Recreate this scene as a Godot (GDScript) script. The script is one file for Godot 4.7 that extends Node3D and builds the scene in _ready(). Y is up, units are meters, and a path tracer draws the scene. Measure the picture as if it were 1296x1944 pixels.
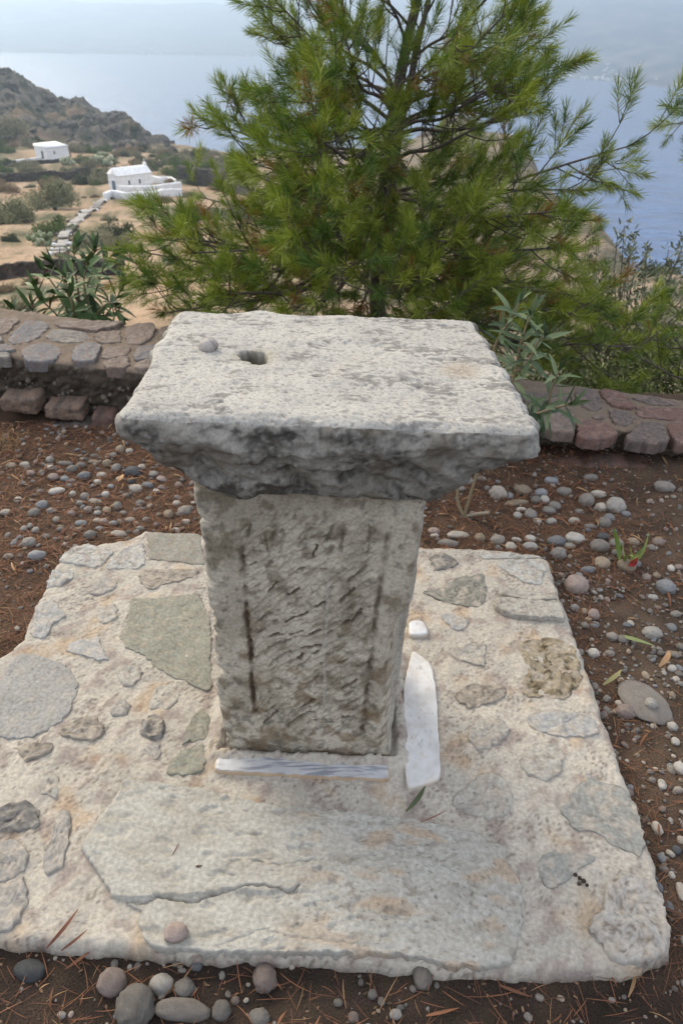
extends Node3D

# A weathered marble pillar with a slab on top, on a mortared stone platform; a low wall, a pine and a bay behind it.
# Metres, y up. The top of the platform is y = 0; the photographer's eye is 1.6 m above it.

const SEA := -180.0
const EYE := Vector3(0, 1.6, 0)

var na := FastNoiseLite.new()      # soft fbm
var nb := FastNoiseLite.new()      # another one, other seed
var nr := FastNoiseLite.new()      # ridged
var nc := FastNoiseLite.new()      # cells
var rng := RandomNumberGenerator.new()
var M := {}
var taken := {}
var outline := PackedVector2Array()
var paved: Array = []              # stones of the platform, to keep the mortar low under them
var platform: Node3D
var wall: Node3D
var pebble_meshes: Array = []
var boulder_meshes: Array = []


# ------------------------------------------------------------------ helpers
func numbered(called: String) -> String:
	taken[called] = taken.get(called, -1) + 1
	return called if taken[called] == 0 else "%s_%03d" % [called, taken[called]]


func tag(o: Node, label: String, category: String, group := "", kind := "") -> void:
	if label: o.set_meta("label", label)
	if category: o.set_meta("category", category)
	if group: o.set_meta("group", group)
	if kind: o.set_meta("kind", kind)


func thing(called: String, label: String, category: String, where := Vector3.ZERO, group := "") -> Node3D:
	var o := Node3D.new()
	o.name = numbered(called)
	add_child(o)
	o.position = where
	tag(o, label, category, group)
	return o


func obj(called: String, mesh: Mesh, m: Material, parent: Node = null) -> MeshInstance3D:
	var o := MeshInstance3D.new()
	o.mesh = mesh
	o.material_override = m
	if parent == null:
		o.name = numbered(called)
		add_child(o)
	else:
		o.name = called
		parent.add_child(o, true)
	return o


func lerp3(a: Color, b: Color, t: float) -> Color:
	return a.lerp(b, clampf(t, 0.0, 1.0))


func noise_tex(seed_: int, freq: float, octaves: int, lo: float, hi: float, kind := FastNoiseLite.TYPE_SIMPLEX_SMOOTH, mid := 0.5, fractal := FastNoiseLite.FRACTAL_FBM, size := 512) -> NoiseTexture2D:
	var n := FastNoiseLite.new()
	n.noise_type = kind
	n.seed = seed_
	n.frequency = freq
	n.fractal_type = fractal
	n.fractal_octaves = octaves
	n.fractal_gain = 0.6
	var t := NoiseTexture2D.new()
	t.width = size
	t.height = size
	t.seamless = true
	t.seamless_blend_skirt = 0.15
	t.noise = n
	var g := Gradient.new()
	g.set_color(0, Color(lo, lo, lo))
	g.set_color(1, Color(hi, hi, hi))
	g.add_point(mid, Color((lo + hi) * 0.5, (lo + hi) * 0.5, (lo + hi) * 0.5))
	t.color_ramp = g
	return t


func mat(tex: Texture2D, scale: float, bump: Texture2D = null, bump_cm := 0.0, rough := 0.9, world := true, albedo := Color.WHITE, spec := 0.35) -> StandardMaterial3D:
	var m := StandardMaterial3D.new()
	m.vertex_color_use_as_albedo = true
	m.albedo_color = albedo
	m.albedo_texture = tex
	m.roughness = rough
	m.metallic_specular = spec
	m.uv1_triplanar = true
	m.uv1_world_triplanar = world
	m.uv1_scale = Vector3.ONE * scale
	if bump:
		m.heightmap_enabled = true
		m.heightmap_texture = bump
		m.heightmap_scale = bump_cm
	return m


func leaf_mat(c: Color, through: Color, rough := 0.55) -> StandardMaterial3D:
	var m := StandardMaterial3D.new()
	m.vertex_color_use_as_albedo = true
	m.albedo_color = c
	m.roughness = rough
	m.metallic_specular = 0.35
	m.cull_mode = BaseMaterial3D.CULL_DISABLED
	m.backlight_enabled = true
	m.backlight = through
	return m


func plain(c: Color, rough := 0.85) -> StandardMaterial3D:
	var m := StandardMaterial3D.new()
	m.albedo_color = c
	m.roughness = rough
	m.metallic_specular = 0.3
	return m


func lin(r: float, g: float, b: float) -> Color:      # a material colour given as a linear base colour
	return Color(r, g, b).linear_to_srgb()


func commit(v: PackedVector3Array, c: PackedColorArray, ix: PackedInt32Array, flat := false) -> ArrayMesh:
	var st := SurfaceTool.new()
	st.begin(Mesh.PRIMITIVE_TRIANGLES)
	if flat:
		st.set_smooth_group(-1)
	for i in v.size():
		st.set_color(c[i])
		st.add_vertex(v[i])
	for i in ix:
		st.add_index(i)
	st.generate_normals()
	return st.commit()


func grid_index(ix: PackedInt32Array, base: int, nu: int, nv: int) -> void:    # vertices u fastest; u x v points outwards
	for j in nv - 1:
		for i in nu - 1:
			var a := base + j * nu + i
			ix.append_array([a, a + nu, a + nu + 1, a, a + nu + 1, a + 1])


# a block with rounded edges; warp(q, d) gives the final place of the point q (d: outward direction), paint(p, d) its colour
func block(half: Vector3, r: float, nx: int, ny: int, nz: int, warp: Callable, paint: Callable) -> ArrayMesh:
	var v := PackedVector3Array()
	var c := PackedColorArray()
	var ix := PackedInt32Array()
	var faces := [[0, 1, 2, 1.0], [1, 0, 2, -1.0], [1, 2, 0, 1.0], [2, 1, 0, -1.0], [2, 0, 1, 1.0], [0, 2, 1, -1.0]]
	var n := [nx, ny, nz]
	var core := half - Vector3.ONE * r
	for f in faces:
		var base := v.size()
		var nu: int = n[f[0]] + 1
		var nv: int = n[f[1]] + 1
		for j in nv:
			for i in nu:
				var q := Vector3.ZERO
				q[f[0]] = (2.0 * i / (nu - 1) - 1.0) * half[f[0]]
				q[f[1]] = (2.0 * j / (nv - 1) - 1.0) * half[f[1]]
				q[f[2]] = f[3] * half[f[2]]
				var inner := q.clamp(-core, core)
				var d := (q - inner).normalized()
				var p: Vector3 = warp.call(inner + d * r, d)
				v.append(p)
				c.append(paint.call(p, d))
		grid_index(ix, base, nu, nv)
	return commit(v, c, ix)


func heightfield(xs: PackedFloat32Array, zs: PackedFloat32Array, height: Callable, paint: Callable) -> ArrayMesh:
	var v := PackedVector3Array()
	var c := PackedColorArray()
	var ix := PackedInt32Array()
	for j in zs.size():
		for i in xs.size():
			var p := Vector3(xs[i], 0, zs[zs.size() - 1 - j])
			p.y = height.call(p.x, p.z)
			v.append(p)
			c.append(paint.call(p))
	grid_index(ix, 0, xs.size(), zs.size())
	return commit(v, c, ix)


func steps(a: float, b: float, n: int) -> PackedFloat32Array:
	var o := PackedFloat32Array()
	for i in n + 1:
		o.append(lerpf(a, b, float(i) / n))
	return o


func points(flat: Array) -> PackedVector2Array:
	var o := PackedVector2Array()
	for i in flat.size() / 2:
		o.append(Vector2(flat[2 * i], flat[2 * i + 1]))
	return o


func path_distance(p: Vector2, line: PackedVector2Array) -> float:
	var best := 1e9
	for i in line.size() - 1:
		best = minf(best, p.distance_squared_to(Geometry2D.get_closest_point_to_segment(p, line[i], line[i + 1])))
	return sqrt(best)


func closed(line: PackedVector2Array) -> PackedVector2Array:
	var o := line.duplicate()
	o.append(line[0])
	return o


# a flat stone lying in mortar: its outline resampled and roughened, rings towards the middle, a rounded rim
func flat_stone(poly: PackedVector2Array, top: Callable, h: float, skirt: float, rough: float, paint: Callable, seed_: float, spacing := 0.012, wobble := 0.004) -> ArrayMesh:
	var area := 0.0
	var mid := Vector2.ZERO
	for i in poly.size():
		var a := poly[i]
		var b := poly[(i + 1) % poly.size()]
		area += a.x * b.y - b.x * a.y
		mid += a
	mid /= poly.size()
	if area > 0.0:
		poly = poly.duplicate()
		poly.reverse()
	var edge := PackedVector2Array()
	var raw := PackedVector2Array()
	var reach := 0.0
	for i in poly.size():
		var a := poly[i]
		var b := poly[(i + 1) % poly.size()]
		var k := maxi(1, int(a.distance_to(b) / spacing))
		for s in k:
			var t := float(s) / k
			var p := a.lerp(b, t)
			raw.append(p)
	for pass_ in 2:
		var was := raw.duplicate()
		for i in raw.size():
			raw[i] = was[i].lerp((was[(i + 1) % was.size()] + was[(i - 1 + was.size()) % was.size()]) * 0.5, 0.6)
	if true:
		for p in raw:
			var w := Vector2(na.get_noise_3d(p.x * 40.0, p.y * 40.0, seed_), na.get_noise_3d(p.x * 40.0, p.y * 40.0, seed_ + 50.0))
			p += w * wobble * 2.5
			if edge.size() and (edge[-1] - mid).angle_to(p - mid) > -0.004: continue      # the rim always runs forwards round the middle
			edge.append(p)
			reach = maxf(reach, p.distance_to(mid))
	while edge.size() > 3 and (edge[-1] - mid).angle_to(edge[0] - mid) > -0.002: edge.remove_at(edge.size() - 1)
	var rings: Array = [[1.0, -skirt], [1.0, 0.0]]
	var rim := minf(0.5, minf(0.009, h * 1.3) / maxf(reach, 0.01))
	for k in 4:
		var a := (k + 1) / 4.0 * PI / 2.0
		rings.append([1.0 - rim * (1.0 - cos(a)), h * sin(a)])
	var more := clampi(int(reach / spacing), 2, 90)
	for k in more:
		rings.append([(1.0 - rim) * (1.0 - (k + 1.0) / (more + 0.35)), h])
	var v := PackedVector3Array()
	var c := PackedColorArray()
	var ix := PackedInt32Array()
	var n := edge.size()
	for r in rings:
		for i in n + 1:
			var e := mid + (edge[i % n] - mid) * float(r[0])
			var p := Vector3(e.x, 0, e.y)
			p.y = top.call(e.x, e.y) + r[1]
			if r[1] > 0.0:
				p.y += (na.get_noise_3d(e.x * 30.0, e.y * 30.0, seed_) + 0.5 * nb.get_noise_3d(e.x * 90.0, e.y * 90.0, seed_)) * rough * minf(1.0, r[1] / h)
			v.append(p)
			c.append(paint.call(p))
	grid_index(ix, 0, n + 1, rings.size())
	var last := v.size()
	v.append(Vector3(mid.x, top.call(mid.x, mid.y) + h, mid.y))
	c.append(c[last - 1])
	for i in n:
		ix.append_array([last - n - 1 + i, last, last - n + i])
	return commit(v, c, ix)


func tube(st: SurfaceTool, pts: PackedVector3Array, r0: float, r1: float, sides: int, col := Color.WHITE, lumps := 0.0) -> void:
	var rows: Array = []
	var u := Vector3.ZERO
	for i in pts.size():
		var d := (pts[mini(i + 1, pts.size() - 1)] - pts[maxi(i - 1, 0)]).normalized()
		if u == Vector3.ZERO:
			u = d.cross(Vector3.RIGHT if absf(d.x) < 0.8 else Vector3.UP).normalized()
		u = (u - d * u.dot(d)).normalized()
		var w := d.cross(u)
		var row := PackedVector3Array()
		var r := lerpf(r0, r1, float(i) / (pts.size() - 1))
		for s in sides:
			var a := TAU * s / sides
			var rr := r * (1.0 + lumps * na.get_noise_3d(pts[i].x * 20.0 + s * 3.0, pts[i].y * 20.0, pts[i].z * 20.0))
			row.append(pts[i] + (u * cos(a) + w * sin(a)) * rr)
		rows.append(row)
	st.set_color(col)
	for i in rows.size() - 1:
		for s in sides:
			var t := (s + 1) % sides
			for q in [rows[i][s], rows[i + 1][s], rows[i + 1][t], rows[i][s], rows[i + 1][t], rows[i][t]]:
				st.add_vertex(q)


func curve(pts: Array, per := 4) -> PackedVector3Array:
	var o := PackedVector3Array()
	for i in pts.size() - 1:
		var p0: Vector3 = pts[maxi(i - 1, 0)]
		var p3: Vector3 = pts[mini(i + 2, pts.size() - 1)]
		for k in per:
			o.append((pts[i] as Vector3).cubic_interpolate(pts[i + 1], p0, p3, float(k) / per))
	o.append(pts[-1])
	return o


func start() -> SurfaceTool:
	var st := SurfaceTool.new()
	st.begin(Mesh.PRIMITIVE_TRIANGLES)
	return st


func done(st: SurfaceTool) -> ArrayMesh:
	st.generate_normals()
	return st.commit()


func box(st: SurfaceTool, lo: Vector3, hi: Vector3) -> void:
	var b := BoxMesh.new()
	b.size = hi - lo
	st.append_from(b, 0, Transform3D(Basis(), (lo + hi) / 2.0))


func boxed(lo: Vector3, hi: Vector3) -> BoxMesh:
	var b := BoxMesh.new()
	b.size = hi - lo
	return b


func scatter(called: String, mesh: Mesh, m: Material, where: Array, tints: PackedColorArray, parent: Node = null) -> MultiMeshInstance3D:
	var mm := MultiMesh.new()
	mm.transform_format = MultiMesh.TRANSFORM_3D
	mm.use_colors = true
	mm.mesh = mesh
	mm.instance_count = where.size()
	for i in where.size():
		mm.set_instance_transform(i, where[i])
		mm.set_instance_color(i, tints[i])
	var o := MultiMeshInstance3D.new()
	o.multimesh = mm
	o.material_override = m
	o.set_meta("kind", "stuff")
	if parent:
		o.name = called
		parent.add_child(o, true)
	else:
		o.name = numbered(called)
		add_child(o)
	return o


func r1(a: float, b: float) -> float:
	return rng.randf_range(a, b)


# ------------------------------------------------------------------ the scene
func _ready() -> void:
	camera_sky_sun()
	set_up()
	water()
	far_shore()
	terrain()
	garden_soil()
	stone_platform()
	low_wall()
	pillar_and_slab()
	pebbles()
	litter()
	pine_trees()
	oleanders()
	olive_bush()
	small_plants()
	near_scrub()
	buildings()
	hillside()
	shrubs()


func camera_sky_sun() -> void:
	var cam := Camera3D.new()
	cam.name = "camera"
	add_child(cam)
	cam.transform = Transform3D(Basis(Vector3.RIGHT, deg_to_rad(-33.3)) * Basis(Vector3.BACK, deg_to_rad(1.4)), EYE)
	var a := CameraAttributesPhysical.new()
	a.frustum_focal_length = 17.53
	a.frustum_focus_distance = 1.62
	a.frustum_near = 0.05
	a.frustum_far = 40000.0
	a.exposure_aperture = 5.0
	cam.attributes = a
	cam.fov = 68.78
	cam.near = 0.05
	cam.far = 40000.0
	cam.current = true

	var sun := DirectionalLight3D.new()
	sun.name = "sun"
	sun.light_color = Color(1.0, 0.95, 0.87)
	sun.light_energy = 0.92
	sun.light_angular_distance = 34.0
	sun.shadow_enabled = true
	add_child(sun)
	var to_sun := Vector3(-0.62, 0.60, -0.78).normalized()
	sun.look_at_from_position(to_sun * 50.0, Vector3.ZERO)

	var e := Environment.new()
	e.background_mode = Environment.BG_SKY
	var s := ProceduralSkyMaterial.new()
	s.sky_top_color = Color(0.885, 0.905, 0.95)
	s.sky_horizon_color = Color(0.985, 0.98, 0.97)
	s.sky_curve = 0.16
	s.ground_bottom_color = Color(0.42, 0.44, 0.46)
	s.ground_horizon_color = Color(0.8, 0.84, 0.9)
	s.sun_angle_max = 90.0
	s.sun_curve = 0.12
	e.sky = Sky.new()
	e.sky.sky_material = s
	e.background_energy_multiplier = 1.0
	e.tonemap_mode = Environment.TONE_MAPPER_LINEAR
	e.tonemap_exposure = 1.9
	e.volumetric_fog_enabled = true        # sea haze, brighter towards the sun
	e.volumetric_fog_density = 0.00036
	e.volumetric_fog_albedo = Color(0.78, 0.88, 1.0)
	e.volumetric_fog_anisotropy = 0.58
	e.volumetric_fog_length = 9000.0
	e.sdfgi_enabled = true
	e.ssao_enabled = true
	e.ssil_enabled = true
	var w := WorldEnvironment.new()
	w.name = "environment"
	w.environment = e
	add_child(w)


func set_up() -> void:
	rng.seed = 20
	for n in [na, nb]:
		n.noise_type = FastNoiseLite.TYPE_SIMPLEX_SMOOTH
		n.fractal_type = FastNoiseLite.FRACTAL_FBM
		n.fractal_octaves = 3
		n.frequency = 1.0
	na.seed = 11
	nb.seed = 57
	nr.noise_type = FastNoiseLite.TYPE_SIMPLEX_SMOOTH
	nr.fractal_type = FastNoiseLite.FRACTAL_RIDGED
	nr.fractal_octaves = 4
	nr.frequency = 1.0
	nr.seed = 5
	nc.noise_type = FastNoiseLite.TYPE_CELLULAR
	nc.cellular_return_type = FastNoiseLite.RETURN_DISTANCE
	nc.frequency = 1.0
	nc.fractal_type = FastNoiseLite.FRACTAL_NONE
	nc.seed = 3
	var grain := noise_tex(1, 0.03, 6, 0.74, 1.0)
	var coarse := noise_tex(2, 0.018, 5, 0.5, 1.0)
	var speck := noise_tex(3, 0.09, 3, 0.35, 1.0, FastNoiseLite.TYPE_SIMPLEX_SMOOTH, 0.32)
	var pits := noise_tex(4, 0.05, 4, 0.0, 1.0)
	var sand := noise_tex(6, 0.08, 4, 0.0, 1.0)
	var crack := noise_tex(7, 0.02, 5, 0.0, 1.0, FastNoiseLite.TYPE_SIMPLEX_SMOOTH, 0.5, FastNoiseLite.FRACTAL_RIDGED)
	var wave := noise_tex(8, 0.03, 5, 0.0, 1.0)
	M.marble = mat(grain, 8.0, pits, 0.05, 0.85, true, lin(0.68, 0.665, 0.63))
	M.pillar = mat(grain, 6.0, pits, 0.05, 0.9, true, lin(0.87, 0.855, 0.81))
	M.mortar = mat(grain, 4.6, sand, 0.02, 0.95, true, lin(0.82, 0.82, 0.80))
	M.paving = mat(grain, 4.3, pits, 0.012, 0.85, true, lin(0.74, 0.725, 0.69))
	M.white = mat(noise_tex(9, 0.012, 4, 0.86, 1.0), 2.0, null, 0.0, 0.4)
	M.wallstone = mat(grain, 3.0, crack, 0.12, 0.85)
	M.wallmortar = mat(speck, 5.0, pits, 0.4, 0.95)
	M.soil = mat(speck, 4.0, pits, 0.35, 0.97)
	M.pebble = mat(grain, 14.0, sand, 0.08, 0.8, false)
	M.bark = mat(coarse, 6.0, crack, 0.8, 0.9)
	M.terrain = mat(grain, 0.05, pits, 60.0, 0.97)
	M.pathstone = mat(grain, 0.5, null, 0.0, 0.95)
	M.rock = mat(coarse, 0.09, crack, 50.0, 0.95)
	M.farhill = mat(coarse, 0.0006, null, 0.0, 1.0)
	M.whitewash = mat(noise_tex(14, 0.012, 5, 0.8, 1.0), 0.22, null, 0.0, 0.95, true, lin(0.9, 0.9, 0.895))
	M.whitewash.vertex_color_use_as_albedo = false
	M.dark = plain(lin(0.03, 0.035, 0.04), 0.5)
	M.needle = leaf_mat(Color.WHITE, Color(0.5, 0.6, 0.2), 0.5)
	M.leaf = leaf_mat(Color.WHITE, Color(0.3, 0.36, 0.14), 0.5)
	M.bushleaf = leaf_mat(Color.WHITE, Color(0.2, 0.22, 0.1), 0.7)
	M.dry = leaf_mat(Color.WHITE, Color(0.15, 0.08, 0.04), 0.85)
	M.stem = mat(grain, 8.0, null, 0.0, 0.8)
	var sea := StandardMaterial3D.new()
	sea.albedo_color = lin(0.045, 0.12, 0.30)
	sea.roughness = 0.22
	sea.metallic_specular = 0.5
	sea.heightmap_enabled = true
	sea.heightmap_texture = wave
	sea.heightmap_scale = 420.0
	sea.uv1_triplanar = true
	sea.uv1_world_triplanar = true
	sea.uv1_scale = Vector3(0.0011, 0.0011, 0.0028)
	sea.albedo_texture = noise_tex(18, 0.02, 5, 0.66, 1.0)
	M.sea = sea


# ------------------------------------------------------------------ sea and the far side of the bay
func water() -> void:
	var p := PlaneMesh.new()
	p.size = Vector2(15000, 11200)
	var o := obj("sea", p, M.sea)
	o.position = Vector3(0, SEA, -4400)
	tag(o, "", "", "", "structure")


func table(x: float, xs: Array, ys: Array) -> float:
	if x <= xs[0]: return ys[0]
	for i in xs.size() - 1:
		if x < xs[i + 1]:
			return lerpf(ys[i], ys[i + 1], (x - xs[i]) / (xs[i + 1] - xs[i]))
	return ys[-1]


func far_shore() -> void:
	# bearing (degrees from straight ahead, right positive) -> distance of the coast and height of the crest over the sea
	var deg := [-60, -40, -25, -14, -6, 2, 9, 14, 18.5, 21, 26, 36, 60]
	var coast := [6200, 5600, 5050, 4950, 5020, 4700, 4100, 3700, 3420, 3330, 3250, 3100, 3000]
	var crest := [200, 230, 240, 235, 250, 330, 430, 440, 405, 330, 300, 260, 200]
	var v := PackedVector3Array()
	var c := PackedColorArray()
	var ix := PackedInt32Array()
	var nu := 240
	var nv := 46
	for j in nv:
		for i in nu:
			var b := lerpf(-60, 60, float(i) / (nu - 1))
			var t := float(j) / (nv - 1)
			var d := table(b, deg, coast) * (1.0 + 0.012 * na.get_noise_2d(b * 0.6, 3.0)) + t * 4200.0
			var p := Vector3(sin(deg_to_rad(b)) * d, 0, -cos(deg_to_rad(b)) * d)
			var rise := smoothstep(0.0, 0.75, t) - 0.6 * smoothstep(0.8, 1.0, t)
			var rough := nr.get_noise_2d(p.x * 0.0007, p.z * 0.0007) * 0.3 + 0.12 * na.get_noise_2d(p.x * 0.002, p.z * 0.002)
			p.y = SEA - 3.0 + (table(b, deg, crest)) * clampf(rise * (1.0 + rough * (1.0 - 0.5 * t)), 0.0, 1.4) + 9.0 * smoothstep(0.0, 0.02, t)
			v.append(p)
			var n := na.get_noise_2d(p.x * 0.004, p.z * 0.004)
			var col := lerp3(Color(0.07, 0.068, 0.05), Color(0.32, 0.26, 0.20), n * 2.4 + 0.2)
			col = lerp3(col, Color(0.03, 0.035, 0.03), nb.get_noise_2d(p.x * 0.0015, p.z * 0.0015) * 2.2)
			c.append(col)
	grid_index(ix, 0, nu, nv)
	var o := obj("far_hills", commit(v, c, ix), M.farhill)
	tag(o, "", "", "", "structure")
	var st := start()
	rng.seed = 91
	for k in 74:
		var b := r1(12.0, 25.0) if k < 60 else r1(-14.0, -2.0)
		if k < 34: b = 15.6 + absf(rng.randfn(0, 1.3))
		var up := r1(0.004, 0.03) if k % 3 else r1(0.03, 0.14)
		var d := table(b, deg, coast) * (1.0 + 0.012 * na.get_noise_2d(b * 0.6, 3.0)) + up * 4200.0
		var rise := smoothstep(0.0, 0.75, up)
		var y := SEA + 4.0 + table(b, deg, crest) * rise * 1.05
		var s := r1(3.5, 8.0) if k < 60 else r1(2.5, 5.0)
		var at := Vector3(sin(deg_to_rad(b)) * d, y, -cos(deg_to_rad(b)) * d)
		box(st, at - Vector3(s, 6, s), at + Vector3(s, r1(3.0, 7.0), s))
	var t := obj("distant_village", st.commit(), M.whitewash)
	tag(t, "tiny white houses scattered along the far shore of the bay", "village", "", "stuff")


# ------------------------------------------------------------------ the slope below the wall
const RINGS := [3.2, 6.0, 10.0, 18.0, 40.0, 70.0, 100.0, 170.0, 255.0, 310.0, 360.0, 410.0, 500.0, 700.0, 1000.0]
const BEARINGS := [-75.0, -40.0, -26.0, -22.0, -18.5, -15.5, -12.5, -6.0, 2.0, 7.5, 11.0, 17.0, 23.0, 32.0, 60.0]


func column(i: int) -> Array:
	match i:
		0: return [-0.3, -0.9, -2.2, -4.5, -11.0, -16.0, -19.0, -24.0, -24.0, -18.0, -10.0, 0.0, -20.0, -120.0, -230.0]
		1: return [-0.3, -0.9, -2.2, -4.8, -11.1, -16.5, -20.5, -27.5, -31.0, -24.0, -12.0, -4.0, -30.0, -150.0, -230.0]
		2: return [-0.3, -0.9, -2.2, -4.8, -11.1, -16.6, -20.7, -28.5, -34.4, -34.0, -24.0, -13.5, -40.0, -170.0, -230.0]
		3: return [-0.3, -0.9, -2.2, -4.8, -11.1, -16.6, -20.7, -28.6, -34.8, -35.5, -29.0, -20.5, -50.0, -180.0, -230.0]
		4: return [-0.3, -0.9, -2.2, -4.8, -11.1, -16.6, -20.7, -28.7, -34.8, -38.0, -34.5, -32.0, -60.0, -180.0, -230.0]
		5: return [-0.3, -0.9, -2.2, -4.8, -11.1, -16.6, -20.7, -28.7, -34.8, -39.0, -37.0, -39.5, -80.0, -180.0, -230.0]
		6: return [-0.3, -0.9, -2.2, -4.8, -11.1, -16.6, -20.7, -28.7, -35.2, -39.8, -44.0, -58.0, -100.0, -190.0, -230.0]
		7: return [-0.3, -0.9, -2.2, -4.8, -11.4, -17.0, -21.0, -28.9, -35.6, -41.0, -50.0, -66.0, -110.0, -190.0, -230.0]
		8: return [-0.3, -0.9, -2.2, -5.0, -11.6, -17.2, -21.0, -27.5, -33.0, -38.0, -46.0, -62.0, -110.0, -190.0, -230.0]
		9: return [-0.35, -1.0, -2.4, -5.2, -12.0, -17.5, -20.5, -25.0, -29.0, -31.0, -32.5, -34.5, -70.0, -180.0, -230.0]
		10: return [-0.35, -1.0, -2.4, -5.3, -12.2, -18.0, -20.5, -22.5, -26.0, -32.0, -44.0, -70.0, -130.0, -200.0, -230.0]
		11: return [-0.35, -1.0, -2.5, -5.5, -12.5, -17.0, -19.0, -30.0, -64.0, -90.0, -120.0, -150.0, -190.0, -220.0, -230.0]
		12: return [-0.35, -1.0, -2.5, -5.5, -10.5, -15.5, -25.0, -70.0, -140.0, -180.0, -210.0, -225.0, -230.0, -230.0, -230.0]
		13: return [-0.35, -1.0, -2.5, -5.0, -9.5, -18.0, -40.0, -110.0, -190.0, -220.0, -225.0, -228.0, -230.0, -230.0, -230.0]
	return [-0.3, -0.8, -2.0, -5.0, -12.0, -30.0, -60.0, -140.0, -200.0, -225.0, -230.0, -230.0, -230.0, -230.0, -230.0]


var columns_cache: Array = []


func ground_at(x: float, z: float) -> float:
	if columns_cache.is_empty():
		for i in BEARINGS.size():
			columns_cache.append(column(i))
	var d := sqrt(x * x + z * z)
	var b := rad_to_deg(atan2(x, -z))
	var i := 0
	while i < BEARINGS.size() - 2 and b > BEARINGS[i + 1]:
		i += 1
	var t := smoothstep(0.0, 1.0, clampf((b - BEARINGS[i]) / (BEARINGS[i + 1] - BEARINGS[i]), 0.0, 1.0))
	var y := lerpf(table(d, RINGS, columns_cache[i]), table(d, RINGS, columns_cache[i + 1]), t)
	y += na.get_noise_2d(x * 0.05, z * 0.05) * minf(0.9, d * 0.012)
	return y


func surface_at(x: float, z: float) -> float:
	var h := hilliness(x, z)
	var y := ground_at(x, z)
	if h > 0.0:
		y += h * (nr.get_noise_2d(x * 0.02, z * 0.02) * 3.2 + absf(na.get_noise_2d(x * 0.06, z * 0.06)) * 5.0 + absf(nb.get_noise_2d(x * 0.17, z * 0.17)) * 3.0 - 2.0)
	return y


func hilliness(x: float, z: float) -> float:
	var d := sqrt(x * x + z * z)
	var b := rad_to_deg(atan2(x, -z))
	return smoothstep(285.0, 330.0, d) * smoothstep(-11.5, -14.0, b)


func terrain() -> void:
	var v := PackedVector3Array()
	var c := PackedColorArray()
	var ix := PackedInt32Array()
	var nu := 340
	var nv := 226
	for j in nv:
		for i in nu:
			var b := deg_to_rad(lerpf(-75, 60, float(i) / (nu - 1)))
			if i > 40 and i < 300:
				b = deg_to_rad(-32.0 + 25.0 * minf(1.0, (i - 40) / 150.0) + 37.0 * maxf(0.0, (i - 190) / 110.0))
			elif i <= 40:
				b = deg_to_rad(lerpf(-75, -32, i / 40.0))
			else:
				b = deg_to_rad(lerpf(30, 60, (i - 300) / 39.0))
			var t := float(j) / (nv - 1)
			var d := 3.2 * pow(282.0 / 3.2, j / 105.0)
			if j > 105: d = 282.0 + (j - 105) * 1.5
			if j > 205: d = 432.0 * pow(1000.0 / 432.0, (j - 205) / 20.0)
			var x := sin(b) * d
			var z := -cos(b) * d
			var h := hilliness(x, z)
			v.append(Vector3(x, surface_at(x, z), z))
			var n := na.get_noise_2d(x * 0.045 + 9.0, z * 0.045)
			var n2 := nb.get_noise_2d(x * 0.16, z * 0.16)
			var col := lerp3(Color(0.44, 0.29, 0.175), Color(0.50, 0.37, 0.245), n + 0.5)
			col = lerp3(col, Color(0.20, 0.165, 0.085), smoothstep(0.02, 0.4, n2 + n * 0.5))
			col = lerp3(col, Color(0.09, 0.095, 0.04), smoothstep(0.22, 0.5, nb.get_noise_2d(x * 0.06, z * 0.06 + 40.0)))
			var far := sqrt(x * x + z * z)
			col = lerp3(col, Color(0.13, 0.115, 0.055), smoothstep(-0.25, 0.3, nb.get_noise_2d(x * 0.03, z * 0.03)) * 0.6 * smoothstep(130.0, 190.0, far))
			col = lerp3(col, lerp3(Color(0.10, 0.085, 0.045), Color(0.24, 0.17, 0.10), n2 + 0.3), smoothstep(30.0, 14.0, far) * 0.85)
			if h > 0.0:
				var rock := lerp3(Color(0.062, 0.054, 0.043), Color(0.165, 0.145, 0.118), nr.get_noise_2d(x * 0.05, z * 0.05) * 0.6 + 0.5)
				rock = lerp3(rock, Color(0.045, 0.05, 0.025), smoothstep(-0.08, 0.22, n2 + 0.4 * n))
				rock = lerp3(rock, Color(0.22, 0.16, 0.10), smoothstep(0.25, 0.5, n))
				col = lerp3(col, rock, h)
			if b > deg_to_rad(-8.0):
				var east := smoothstep(deg_to_rad(-8.0), deg_to_rad(8.0), b)
				col = lerp3(col, Color(0.21, 0.175, 0.14), east * 0.55)
				col = lerp3(col, Color(0.07, 0.07, 0.035), smoothstep(-0.05, 0.25, nb.get_noise_2d(x * 0.12, z * 0.12) + 0.4 * n2) * 0.8 * east)
			c.append(col)
	grid_index(ix, 0, nu, nv)
	tag(obj("hillside", commit(v, c, ix), M.terrain), "", "", "", "structure")


# ------------------------------------------------------------------ garden soil
func soil_at(x: float, z: float) -> float:
	var y := -0.07 + 0.012 * na.get_noise_2d(x * 1.4, z * 1.4) + 0.006 * nb.get_noise_2d(x * 9.0, z * 9.0) + 0.003 * na.get_noise_2d(x * 40.0, z * 40.0)
	y += 0.03 * smoothstep(-1.05, -0.8, z)
	y += 0.03 * smoothstep(-2.6, -3.1, z)
	return y


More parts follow.
